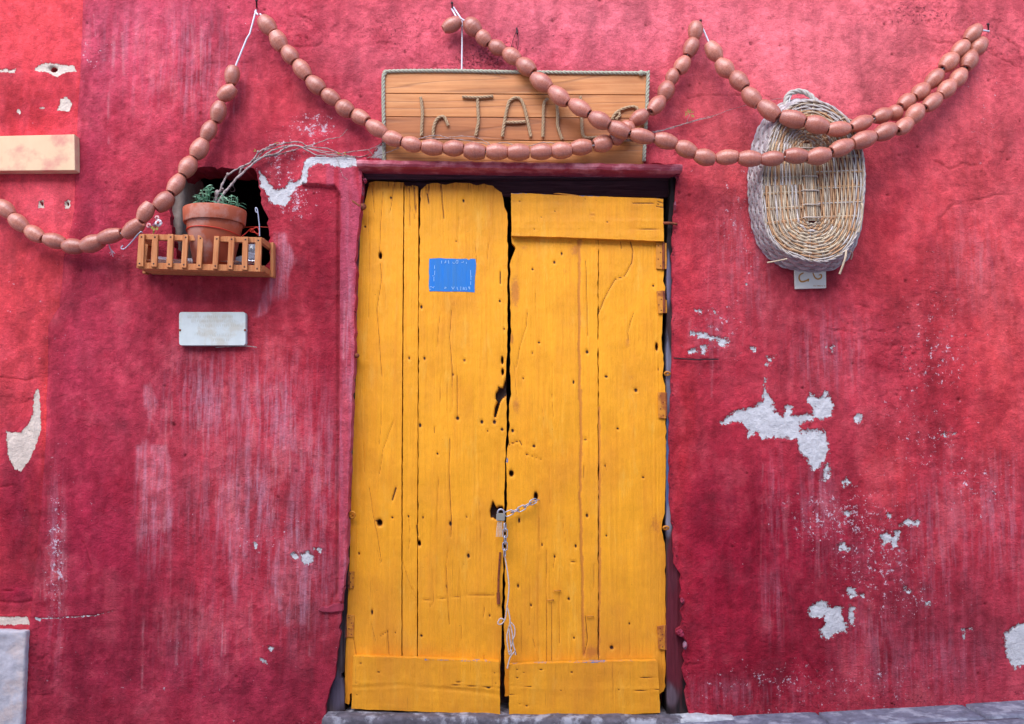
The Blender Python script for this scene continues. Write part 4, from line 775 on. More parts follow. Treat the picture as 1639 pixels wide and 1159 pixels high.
mb.build('faded_lettering', simple('faded_letters', look(186, 184, 168, .85), .6, .05, 60, 0), pq)
mb = MB(); mb.tube(curve([(345, 556), (375, 554.5), (395, 554), (411, 556)], -0.012), 0.0018, 5); mb.build('stick', M_BARK, pq)
settle(pq)
tl = T('painted_tile', 'small white tile with ochre brush figures below the wicker basket', 'tile', P(1298, 462, -0.01))
slab('tile_face', [(1272, 431), (1322, 430), (1322.5, 461), (1273, 462.5)], -0.012, 0.012, simple('glazed_tile', look(234, 226, 214, .85), .3, .04, 30, 0), tl, 0.001, 1)
M_OCH = simple('ochre_glaze', look(198, 140, 66, .85), .5, .15, 90, 0)
ZT = lambda *p: Z(1190, 300, 6.438, p); yT = -0.0128
def stroke(mb, pts, w0, w1, per=6):
    q = curve(pts, yT, per); n = len(q); V = []
    for i, p in enumerate(q):
        d_ = (q[min(i+1, n-1)]-q[max(i-1, 0)]).normalized(); nn = Vector((-d_.z, 0, d_.x)); t = math.sin(math.pi*(0.15+0.75*i/(n-1))); ww = w0+(w1-w0)*t
        V += [p-nn*ww, p+nn*ww]
    mb.add(V, [(2*i, 2*i+2, 2*i+3, 2*i+1) for i in range(n-1)])
mb = MB()
stroke(mb, ZT((620, 880), (580, 905), (575, 945), (600, 972), (650, 960), (672, 945), (665, 972)), .001, .0032)
stroke(mb, ZT((715, 880), (735, 925), (765, 945), (800, 930), (802, 900), (775, 905)), .001, .003)
for x in (720, 735, 760, 772, 785, 805, 830): stroke(mb, ZT((x, 1008), (x+6, 1018), (x+14, 1012)), .0005, .0008, 3)
mb.build('brush_strokes', M_OCH, tl, smooth=False); settle(tl)

# ------------------------------------------------------------------ sign
YS = -0.040
sg = T('wooden_sign', 'varnished plank sign with rope letters standing on the red ledge', 'sign', P(826, 258, YS))
lx = lambda y: np.interp(y, [115, 257], [616, 617.5]); rx = lambda y: np.interp(y, [115, 257], [1037.5, 1030.5])
yb_ = [115, 149.6, 186.8, 223.5, 262]
def ysk(y, x): return y+0.006*(x-616)*(1 if y < 255 else 0.6)
for k in range(4):
    a, b = yb_[k]+0.5, yb_[k+1]-0.5
    q = [(lx(a), ysk(a, 616)), (rx(a), ysk(a, 1038)), (rx(b), ysk(b, 1038)), (lx(b), ysk(b, 616))]
    m = M_SIGN.copy(); m.name = 'varnished_plank'
    for nd in m.node_tree.nodes:
        if nd.type == 'MAPPING': nd.inputs['Location'].default_value = (k*3.7, k*1.3, k*5.1)
        if nd.type == 'MIX' and k == 2 and nd.inputs[7].is_linked is False and nd.inputs[6].is_linked is False:
            nd.inputs[6].default_value = look(164, 92, 50, .82); nd.inputs[7].default_value = look(196, 122, 72, .82)
    slab('plank', q, YS, 0.022, m, sg, 0.0018)
mb = MB(); mb.rope(curve([(615, 262), (614, 200), (613.5, 130), (616, 118), (626, 114.2), (720, 113.5), (830, 115.5), (940, 116.5), (1024, 117), (1036, 117.5)], YS-0.004, 4), 0.0074, 0.016); mb.build('rope_border', M_ROPEG, sg)
mb = MB(); mb.rope([P(1037.5, 114, YS-0.004), P(1036, 160, YS-0.004), P(1033, 215, YS-0.004), P(1030.5, 258, YS-0.004)], 0.0074, 0.016); mb.ball(P(1026, 117, YS-.01), .011, 6); mb.build('rope_border', M_ROPEG, sg)
ZS = lambda *p: Z(600, 100, 6.817, p); ZR = lambda *p: Z(820, 100, 4.8206, p)
LET = [('I', [ZS((500, 378), (510, 450), (520, 560), (512, 680), (508, 800))]),
       ('L', [ZS((635, 815), (640, 720), (665, 640), (705, 598), (750, 592), (775, 630), (800, 690))]),
       ('T', [ZS((955, 375), (1120, 382), (1290, 368)), ZS((1120, 400), (1125, 520), (1130, 640), (1115, 720), (1100, 800))]),
       ('A', [ZS((1390, 810), (1405, 700), (1430, 560), (1460, 440), (1510, 385))[:4]+Z(560, 60, 2.927, [(752, 295), (775, 282), (800, 290), (818, 330), (832, 390), (848, 465)]), Z(560, 60, 2.927, [(730, 397), (780, 398), (822, 395)])]),
       ('N', [ZR((235, 575), (238, 480), (240, 380), (248, 310), (275, 280)), ZR((345, 320), (350, 420), (352, 500), (385, 595))]),
       ('L', [ZR((525, 260), (528, 340), (535, 440), (540, 540), (560, 578), (600, 582), (680, 575))]),
       ('A', [ZR((1000, 480), (975, 380), (950, 345), (900, 345), (840, 365), (795, 395), (770, 440)), ZR((795, 395), (820, 390), (828, 410), (800, 440)), ZR((820, 590), (880, 600), (905, 600))])]
for nm, parts in LET:
    mb = MB()
    for p in parts: mb.rope(curve(p, YS-0.008, 5), 0.0062, 0.014)
    o = mb.build('rope_letter', M_ROPE, sg)
settle(sg)
mb = MB(); mb.tube([P(739.5, 32, -.03), P(739.6, 70, -.03), P(739, 113, -.035)], 0.0032, 6)
tag(mb.build('hanging_cord', M_WHITE), 'straight white cord dropping to the top of the sign', 'cord')
mb = MB(); mb.tube(curve([(828, 46), (820, 68), (819, 82), (824, 105), (824, 114)], -.012), 0.0011, 4); mb.tube(curve([(828, 50), (829.5, 66), (828, 80), (822, 92)], -.012), 0.0011, 4); mb.tube([P(827, 44, .005), P(828, 54, -.02)], .004, 6)
tag(mb.build('wire_loop', M_IRON), 'thin wire hanging from a nail above the sign', 'wire')

# ------------------------------------------------------------------ terracotta garlands
bead_meshes = []
for v in range(6):
    rv = random.Random(v); mb = MB(); prof = []; hl = 0.5
    e0, e1, pw = rv.uniform(0.56, 0.68), rv.uniform(0.56, 0.68), rv.uniform(1.75, 2.2)
    prof += [(0.13, -0.38), (0.14, -0.47), (e0*.5-.035, -0.495)]
    for i in range(15):
        t = -1+2*i/14; ms_ = (v-2.5)*.05; tt = (t-ms_)/(1+ms_ if t < ms_ else 1-ms_); e = e0 if tt < 0 else e1; r_ = e+(1-e)*(1-min(1, abs(tt))**pw); prof.append((r_*0.5*(1+0.012*math.sin(i*2.1+v)), t*0.475))
    prof += [(e1*.5-.035, 0.495), (0.14, 0.47), (0.13, 0.38)]
    mb.lathe(prof[:4], 20); mb.lathe(prof[3:-3], 20); mb.lathe(prof[-4:], 20); me = bpy.data.meshes.new('clay_bead'); me.from_pydata(mb.v, [], mb.f); me.polygons.foreach_set('use_smooth', [True]*len(me.polygons)); me.materials.append(M_CLAY); me.update(); bead_meshes.append(me)
RB = random.Random(5)
def garland(label, beads, ydepth, cords, group='terracotta bead garlands'):
    c0 = beads[len(beads)//2]; g = T('bead_garland', label, 'garland', P(c0[0], c0[1], -0.05), group)
    n = len(beads); pts = [P(b[0], b[1], ydepth(b[0], b[1])) for b in beads]; prev = []
    for i, b in enumerate(beads):
        p = pts[i]; t = (pts[min(i+1, n-1)]-pts[max(i-1, 0)]).normalized()
        ln = []
        if i: ln.append((p-pts[i-1]).length)
        if i < n-1: ln.append((pts[i+1]-p).length)
        L = sum(ln)/len(ln)*(b[3] if len(b) > 3 and b[3] else 1.0); Wd = (b[4] if len(b) > 4 else 27.0)*0.00235*RB.uniform(.90, 1.07)
        if len(b) > 2 and b[2] is not None:
            a = R(b[2]); t = Vector((math.cos(a), 0, math.sin(a)))
        else:
            t = (t+Vector((RB.uniform(-.12, .12), RB.uniform(-.15, .15), RB.uniform(-.12, .12)))).normalized()
        o = bpy.data.objects.new('clay_bead', bead_meshes[RB.randrange(6)]); S.collection.objects.link(o); o.parent = g
        o.rotation_mode = 'QUATERNION'; o.rotation_quaternion = t.to_track_quat('Z', 'Y'); o.location = p-g.location; o.scale = (Wd, Wd, L)
    mb = MB()
    mb.tube(smooth_pts(pts, 2), 0.003, 5)
    for c in cords: mb.tube([P(*q) for q in c], 0.0034, 6)
    o = mb.build('cord', M_WHITE, g); o.matrix_parent_inverse = Matrix.Translation(-Vector(g.location)); return g
def nail(a, b, label, L=9):
    mb = MB(); mb.tube([P(a, b+L*.3, .012), P(a, b, -.02), P(a-.5, b-L, -.045)], .0032, 6); mb.ball(P(a-.5, b-L, -.046), .0055, 6)
    tag(mb.build('nail', M_IRON), label, 'nail')
flat = lambda x, y: -0.045
gA = [(-62, 258), (-42, 285), (-20, 312), (8.6, 334.7), (30.4, 356.8), (56, 374.7), (87.3, 385.8), (117, 394.5), (148, 390), (177, 377.8), (213.6, 365.8), (233.3, 339.2, 62), (262, 323.3), (282, 296), (300.6, 267.4), (319, 238.8), (334, 209.8), (349.5, 179.4, 78), (363.4, 149, 38), (371.6, 120.8, 84)]
garland('leftmost bead garland rising from the left edge over the flower box', gA, lambda x, y: -0.045-0.09*math.exp(-((x-225)/70)**2), [[(377, 106, -.045), (395, 62, -.04), (400, 54, -.04), (410, 16, -.03)], [(408, 18, -.03), (413, 24, -.035)]])
gB = [(428, 40.7, -52), (445.8, 65.6), (464, 88), (483.8, 112), (505.5, 136.3), (529, 155.3), (552, 174), (576, 187.4), (603, 206), (629, 222), (659, 231), (691.9, 236), (726, 237.5), (759.9, 242.5), (795.7, 243), (830, 243.8), (866, 243), (899, 241), (930.7, 235.6), (964, 230), (987, 220, None, .9), (1004, 206, None, .9), (1023, 188.5), (1051, 168.6), (1066, 146, 70), (1076, 123.5, 70, 1.0, 23), (1092, 104.4), (1106, 76.4), (1113, 49.5, 82)]
garland('bead garland sagging low across the bottom of the wooden sign', gB, lambda x, y: -0.080-0.02*math.exp(-((x-830)/260)**2) if 590 < x < 1060 else -0.055, [[(416, 22, -.05), (421, 28, -.05)], [(1118, 40, -.05), (1124, 44, -.05)], [(1124, 44, -.05), (1134, 66, -.05)]])
gC = [(723, 40, 30, .95), (756, 43, -48, 1.0), (773.5, 61, -50), (795.7, 76.4), (819, 90), (842, 107), (866.4, 131.7), (895, 154), (928, 172.7), (960, 192.6), (991, 208), (1027, 218), (1065, 225.7), (1098, 239), (1128, 252), (1164, 251.8), (1200, 254), (1235.7, 254), (1273.8, 249.4), (1310, 250), (1346.9, 236.7), (1381.8, 224), (1416.7, 211), (1447, 201.8), (1464, 183, 52), (1491.7, 164), (1515, 143), (1533.8, 125), (1551, 97.4), (1566, 74.8)]
def dC(x, y):
    if x < 800: return -.05
    if x < 1060: return -.05-.09*min(1, (x-800)/150)
    return -.13-.06*math.exp(-((x-1300)/130)**2) if x < 1440 else max(-.13, -.13+.0006*(x-1440))
garland('longest bead garland crossing over the sign and in front of the wicker basket', gC, dC, [[(726, 12, -.02), (738, 30, -.05), (745, 34, -.05)], [(723, 14, -.02), (733, 32, -.05)], [(1572, 66, -.05), (1580, 68, -.03)]])
gD = [(1142.5, 82.3, -58), (1160, 109), (1183, 130), (1203, 156), (1231, 177), (1268.7, 190.7), (1307, 199.8), (1341, 207), (1377.8, 198), (1411.6, 185.5), (1432, 181, 20, .8), (1450.5, 163.7), (1473, 147.8), (1495, 126.8), (1518.7, 99.8), (1537, 78.7), (1557, 54)]
garland('upper right bead garland running down across the top of the basket', gD, lambda x, y: -0.06-.12*math.exp(-((x-1310)/110)**2), [[(1134, 66, -.055), (1137, 70, -.055)], [(1568, 48, -.06), (1583, 50, -.02)]])
nail(411, 10, 'nail with white cord at the peak above the flower box')
nail(724, 14, 'nail holding the garland end above the sign')
nail(1122, 42, 'nail where two garlands meet right of the sign')
nail(1582, 48, 'nail at the upper right end of the garlands')

# ------------------------------------------------------------------ wicker basket
bk = T('wicker_basket', 'oval wicker basket hung on the wall with its woven base outwards', 'basket', P(1300, 432, -0.02))
FO = [(1219, 298), (1221, 340), (1227, 368), (1236, 386), (1259, 405), (1290, 416), (1322, 418), (1350, 404), (1368, 380), (1376, 352), (1380, 325), (1382.6, 290), (1381, 258), (1374, 226), (1360, 198), (1340, 178), (1318, 166), (1295, 162), (1272, 167), (1252, 182), (1238, 205), (1228, 238), (1221, 268)]
RO = [(1199, 290), (1201, 335), (1208, 372), (1222, 402), (1250, 424), (1285, 433), (1318, 433), (1345, 423), (1364, 400), (1376, 365), (1379, 325), (1380, 290), (1379, 255), (1371, 222), (1356, 196), (1336, 177), (1314, 167), (1290, 161), (1262, 163), (1238, 176), (1218, 200), (1207, 228), (1201, 258)]
YF, YR = -0.125, -0.008
def closed(poly, y, n=364):
    q = [P(a, b, y) for a, b in poly]; m = len(q); dense = []
    for i in range(m):
        p0, p1, p2, p3 = q[i-1], q[i], q[(i+1) % m], q[(i+2) % m]
        for j in range(12):
            t = j/12; dense.append(0.5*((2*p1)+(-p0+p2)*t+(2*p0-5*p1+4*p2-p3)*t*t+(-p0+3*p1-3*p2+p3)*t*t*t))
    dense.append(dense[0]); L = [0]
    for a, b in zip(dense, dense[1:]): L.append(L[-1]+(b-a).length)
    out = []; k = 0
    for i in range(n):
        s_ = L[-1]*i/n
        while L[k+1] < s_: k += 1
        t = (s_-L[k])/(L[k+1]-L[k]+1e-12); out.append(dense[k].lerp(dense[k+1], t))
    return out
NU = 392; OF = closed(FO, YF, NU); OR = closed(RO, YR, NU)
c1 = P(1291, 236, YF); c2 = P(1299, 349, YF)
def core(p):
    v = c2-c1; t = max(0, min(1, (p-c1).dot(v)/v.length_squared)); q = c1+v*t; d = p-q; return q+d.normalized()*0.020
OC = [core(p) for p in OF]
RW = random.Random(12); NR = 28
def wc():
    t = RW.random(); b = [(206, 184, 160), (212, 198, 190), (204, 158, 116), (184, 160, 136), (214, 190, 160), (194, 146, 108)][RW.randrange(6)]
    c = lin(b)*0.85*RW.uniform(.8, 1.1); return tuple(c)
mb = MB(); NL = 23
for k in range(NL):
    t = (k+0.6)/NL; pts = []
    for i in range(NU+1):
        u = (i % NU)/NU; a = OC[i % NU].lerp(OF[i % NU], t); pts.append(a+Vector((0, -0.0036*math.sin(math.pi*(NR*u+k))-0.0008*math.sin(i*.31+k*2.2), 0.0012*math.sin(i*.17+k))))
    # each turn is made of several rods of differing colour
    cuts = sorted([0, NU]+[RW.randrange(20, NU-20) for _ in range(4)])
    for a, b in zip(cuts, cuts[1:]):
        if b-a > 1: mb.tube(pts[a:b+1], 0.0036*RW.uniform(.85, 1.2), 5, wc())
mb.build('woven_base', M_WICK, bk, col=True)
mb = MB()
for j in range(NR):
    i = int((j+.5)/NR*NU) % NU; a, b = OC[i], OF[i]
    for off in (-1, 1):
        sd_ = (OF[(i+1) % NU]-OF[i-1]).normalized()*0.0028*off
        mb.tube([a.lerp(b, t/6)+sd_+Vector((0, .0005, 0)) for t in range(7)], 0.003, 5, wc())
mb.build('base_ribs', M_WICK, bk, col=True)
mb = MB()
for q in range(7):
    off = (q-3)*0.0066; mb.tube([c1+Vector((off, -.007, .012)), c1.lerp(c2, .5)+Vector((off, -.009, 0)), c2+Vector((off, -.006, -.012))], 0.0035, 5, wc())
for t in (0.02, .2, .42, .62, .82, 1.0):
    p = c1.lerp(c2, t); mb.tube([p+Vector((-.034, .002, .001)), p+Vector((-.025, -.014, 0)), p+Vector((.025, -.015, -.001)), p+Vector((.034, .002, -.002))], .0023, 5, tuple(lin((206, 186, 170))*.85))
mb.build('centre_sticks', M_WICK, bk, col=True)
mb = MB(); q_ = [p+Vector((0, -.003, 0)) for p in OF]+[OF[0]+Vector((0, -.003, 0))]
mb.rope(q_, 0.0050, 0.030, 2, tuple(lin((206, 190, 182))*.75), 5)
mb.build('border_braid', M_WICK, bk, col=True)
mb = MB(); NS = 11
for k in range(NS):
    t = (k+.7)/NS; pts = []
    for i in range(NU+1):
        a = OF[i % NU].lerp(OR[i % NU], t); ctr = P(1300, 292, a.y); nrm = (a-ctr); nrm.y = 0; nrm = nrm.normalized()
        pts.append(a+nrm*(0.0035*math.sin(math.pi*(56*i/NU+(k//2)))))
    c = lin((204, 192, 190) if (k//2) % 2 else (176, 160, 160))*.8*RW.uniform(.9, 1.05); mb.tube(pts, 0.0062, 5, tuple(c), cap=False)
mb.build('woven_side', M_WICK, bk, col=True)
mb = MB()
for j in range(56):
    i = int((j+.5)/56*NU) % NU; mb.tube([OF[i].lerp(OR[i], .02), OF[i].lerp(OR[i], .5), OF[i].lerp(OR[i], .98)], 0.0058, 5, tuple(lin((176, 160, 156))*.7))
mb.build('side_stakes', M_WICK, bk, col=True)
mb = MB(); mb.rope([p for p in OR]+[OR[0]], 0.006, 0.03, 2, tuple(lin((200, 188, 206))*.72), 5); mb.build('rim', M_WICK, bk, col=True)
mb = MB(); mb.rope(curve([(1258, 172, -.06), (1258, 160, -.05), (1264, 150, -.045), (1280, 146, -.045), (1294, 151, -.05), (1304, 160, -.06), (1312, 168, -.07)], -.05, 6), .0105, .026, 3, tuple(lin((196, 186, 176))*.75), 6)
mb.tube(curve([(1262, 172, -.06), (1264, 158, -.05), (1268, 149, -.04)], -.05), .004, 5, tuple(lin((206, 200, 200))*.75)); mb.build('handle', M_WICK, bk, col=True)
mb = MB()
for pts, rr_ in [([(1228, 420.5, -.10), (1242, 418, -.11), (1260, 414.5, -.125)], .003), ([(1354.6, 401, -.13), (1353, 412, -.135), (1349, 425, -.13), (1343.8, 438.7, -.12)], .0042), ([(1378, 326, -.125), (1380.5, 330, -.135), (1379, 350, -.13), (1374, 372, -.128)], .004), ([(1356, 400, -.12), (1364, 405, -.08), (1362, 415, -.06)], .003), ([(1345, 192, -.13), (1352, 189, -.13), (1366, 194, -.12)], .003)]:
    mb.tube(curve(pts, -.12), rr_, 6, tuple(lin((204, 178, 150))*.8))
mb.build('loose_cane', M_WICK, bk, col=True); settle(bk)

# ------------------------------------------------------------------ flower box
YB0 = -0.155
fb = T('window_box', 'orange slatted wooden flower box fixed below the dark niche', 'flower box', P(325, 436, -0.08))
ZX = lambda *p: Z(200, 330, 6.556, p)
tops = [(145, 205, 292), (285, 345, 294), (450, 508, 292), (608, 663, 296), (763, 822, 304), (935, 988, 312), (1090, 1148, 316), (1235, 1292, 320), (1370, 1432, 326)]
bots = [(120, 190, 632), (268, 332, 635), (430, 492, 640), (585, 640, 645), (745, 798, 652), (914, 968, 658), (1070, 1126, 662), (1222, 1280, 668), (1355, 1420, 688)]
slat_pts = []
for (a0, a1, ty), (b0, b1, by) in zip(tops, bots):
    q = ZX((a0, ty), (a1, ty+2), (b1, by+2), (b0, by)); s_ = slab('slat', q, YB0, 0.012, M_BOX, fb, 0.0012, 1)
    mb = MB()
    for t in (0.09, 0.91): mb.ball(P(q[0][0]*(1-t)+q[3][0]*t+4.6, q[0][1]*(1-t)+q[3][1]*t, YB0-0.0005), 0.0032, 5, sc=(1, .4, 1))
    mb.build('nail_head', M_IRON, s_)
slab('rail', ZX((175, 290), (1440, 328), (1440, 385), (170, 348)), YB0+0.0125, 0.018, M_BOX, fb, 0.0012, 1)
slab('rail', ZX((150, 590), (1440, 622), (1440, 690), (140, 655)), YB0+0.0125, 0.018, M_BOX, fb, 0.0012, 1)
# bottom boards, ends and back rail in true coordinates
fl = P(*ZX((140, 650))[0], YB0+.03); frp = P(*ZX((1440, 688))[0], YB0+.03); ftl = P(*ZX((175, 290))[0], YB0+.03); ftr = P(*ZX((1440, 328))[0], YB0+.03)
def bar(name, a, b, w, h, mat, parent):
    bm = bmesh.new(); a = Vector(a); b = Vector(b); d_ = (b-a).normalized(); s1 = Vector((0, 1, 0)) if abs(d_.y) < .8 else Vector((1, 0, 0)); s2 = d_.cross(s1).normalized(); s1 = s2.cross(d_).normalized()
    vs = [bm.verts.new(p+s1*(i*w/2)+s2*(j*h/2)) for p in (a, b) for i, j in ((-1, -1), (1, -1), (1, 1), (-1, 1))]
    for f in ((0, 1, 2, 3), (7, 6, 5, 4), (0, 4, 5, 1), (1, 5, 6, 2), (2, 6, 7, 3), (3, 7, 4, 0)): bm.faces.new([vs[k] for k in f])
    bmesh.ops.recalc_face_normals(bm, faces=bm.faces); bmesh.ops.bevel(bm, geom=bm.edges[:], offset=.001, segments=1, affect='EDGES')
    me = bpy.data.meshes.new(name); bm.to_mesh(me); bm.free(); return link(name, me, mat, parent)
for yy in (-0.122, -0.085, -0.048, -0.016): bar('floor_slat', (fl.x+.004, yy, fl.z+.004), (frp.x-.002, yy, frp.z+.006), .030, .010, M_BOX, fb)
for base, tp in ((fl, ftl), (frp, ftr)):
    bar('end_rail', (base.x, -.125, base.z+.012), (base.x, -.012, base.z+.012), .014, .022, M_BOX, fb)
    bar('end_rail', (tp.x, -.125, tp.z-.014), (tp.x, -.012, tp.z-.014), .014, .022, M_BOX, fb)
    xo = .0135 if base is frp else -.0135
    for yy in (-0.025,): bar('end_slat', (tp.x+xo, yy, tp.z), (base.x+xo, yy, base.z-.004), .034, .012, M_BOX, fb)
settle(fb)
# soil bag / plastic liner in the box
PLm = NM('clear_plastic'); M_PLAST = PLm.out((0.75, 0.77, 0.85, 1), 0.25, 0.5); PLm.b.inputs['Transmission Weight'].default_value = 0.55; PLm.b.inputs['Alpha'].default_value = 0.75; PLm.bump(PLm.noise(25, 4), .8, .006)
X, Y = np.meshgrid(np.linspace(fl.x+.03, frp.x-.03, 90), np.linspace(0, 1, 22)); zz = fl.z+.018+.02*(fbm(X*22, Y*3, 4, 5))+.07*sstep(.75, 1, Y)*fbm(X*14, Y*2, 2, 8); yy = -.128+.10*Y
idx = np.arange(X.size).reshape(X.shape); F = np.stack([idx[:-1, :-1], idx[:-1, 1:], idx[1:, 1:], idx[1:, :-1]], -1).reshape(-1, 4)
tag(link('plastic_liner', mesh_np('plastic_liner', np.stack([X.ravel(), yy.ravel(), zz.ravel()], 1), F), M_PLAST), 'crumpled clear plastic sheet lying inside the slatted flower box', 'plastic sheet')
# grey plaster reveal of the niche, left side
o = rough_box('plaster_lump', P(262, 400, .03).x, P(288, 400, .03).x, 0.035, 0.30, P(280, 425, 0.05).z, P(280, 262, 0.05).z, 0.012, 0.010, simple('bare_plaster', look(168, 150, 138, .8), .9, .25, 40, .004), rnd=.02)
tag(o, 'bare grey plaster cheek at the left inside of the dark niche', 'plaster')
o = rough_box('niche_sill', P(262, 425, .0).x, P(436, 425, .0).x, 0.02, 0.32, P(300, 470, 0.0).z, P(300, 424, 0.0).z, 0.014, 0.006, simple('sill_plaster', look(150, 132, 128, .8), .9, .25, 40, .004), rnd=.01)
tag(o, 'rough grey plaster sill at the bottom of the niche', 'sill')

# pot
pot = T('flower_pot', 'terracotta flower pot with thick rim standing in the slatted box', 'flower pot', P(344, 432, -.06))
yc = -0.068; pc = P(343.5, 376, yc); k_ = (DIST+yc)/FPX*1.0
def zz_(py): return P(343, py, yc).z
zt_, zb_ = zz_(337), zz_(430); rt = 50*k_; hh = zt_-zb_
mb = MB(); px0 = P(343.5, 360, yc).x
mb.lathe([(rt*.50, 0), (rt*.60, 0), (rt*.88, hh*.74), (rt*.885, hh*.76)], 40, (px0, yc, zb_)); mb.build('pot_body', M_POT, pot)
mb = MB(); mb.lathe([(rt*.885, hh*.765), (rt*.955, hh*.755), (rt*.97, hh*.77), (rt*1.0, hh*.985), (rt*.99, hh), (rt*.92, hh), (rt*.90, hh*.9), (rt*.87, hh*.86)], 40, (px0, yc, zb_)); mb.build('pot_rim', M_POT, pot)
mb = MB(); mb.lathe([(0.001, hh*.90), (rt*.5, hh*.905), (rt*.89, hh*.89)], 24, (px0, yc, zb_)); mb.build('soil', M_SOIL, pot); settle(pot)
M_REDW = simple('red_wire', look(206, 52, 30, .85), .5, .1, 60, 0)
mb = MB(); rw_ = rt*.86; pts = []
for i in range(25):
    a = math.pi*(1.0+i/24); pts.append(Vector((px0+rw_*math.cos(a), yc+rw_*math.sin(a), zb_+hh*(.62+.035*math.sin(i/24*math.pi*1.3))-.012*(i/24))))
mb.tube(pts, .0022, 5); e = pts[-1]
mb.tube(smooth_pts([e, P(395, 372, -.05), P(402, 366, -.05), P(408, 372, -.05), P(400, 370, -.06), P(412, 364, -.05), P(414, 375, -.05), P(404, 369, -.05), P(415, 378, -.04)], 5), .0020, 5)
mb.tube(smooth_pts([P(392, 364, .05), P(410, 363, .02), P(430, 364, .02)], 4), .0014, 5); mb.tube(smooth_pts([P(398, 391, -.05), P(406, 394, -.05), P(412, 390, -.04)], 4), .002, 5)
tag(mb.build('red_wire', M_REDW), 'thin red wire wound around the terracotta pot', 'wire')
# greenery in the pot
def leafset(name, center_pts, n, L, mat, label, cat, seed, droop=.5, stem=True):
    rl = random.Random(seed); o = T(name, label, cat, center_pts[0]); mb = MB(); ms = MB()
    for q in range(n):
        c = Vector(center_pts[rl.randrange(len(center_pts))]); a = rl.uniform(0, 6.28); up = rl.uniform(.1, 1.2)
        d_ = Vector((math.cos(a), math.sin(a)*.8, up)).normalized(); l = L*rl.uniform(.6, 1.2); b0 = c+Vector((rl.uniform(-.008, .008), rl.uniform(-.012, .012), rl.uniform(0, .045)))
        pts = [b0+d_*l*t+Vector((0, 0, -droop*l*t*t)) for t in (0, .25, .5, .75, 1)]; s_ = d_.cross(Vector((rl.uniform(-.4, .4), rl.uniform(-1, 0), .5))).normalized(); wd = [.0008, .0022, .0027, .0018, .0002]; V = []
        for p, w_ in zip(pts, wd): V += [p-s_*w_, p+Vector((0, 0, -.0006)), p+s_*w_]
        mb.add(V, [(3*i+j, 3*i+j+1, 3*i+j+4, 3*i+j+3) for i in range(4) for j in range(2)])
        if stem: ms.tube([c+Vector((0, 0, -.01)), c.lerp(b0, .5), b0], .0011, 4)
    lf = mb.build('leaves', mat, o, smooth=True)
    if stem: ms.build('stems', mat, o)
    settle(o); return o
pots = [P(x, 334, yc-rt*.3) for x in (317, 322, 328)]+[P(x, 318, yc-.02) for x in (326, 330, 335, 332)]+[P(x, 333, yc-rt*.4) for x in (352, 358, 364, 368, 361)]+[P(356, 328, yc-.02), P(381, 334, yc-.04), P(378, 332, yc-.04)]
leafset('potted_herb', pots, 84, .044, M_LEAF, 'small narrow leaved green herb growing in the terracotta pot', 'plant', 4)
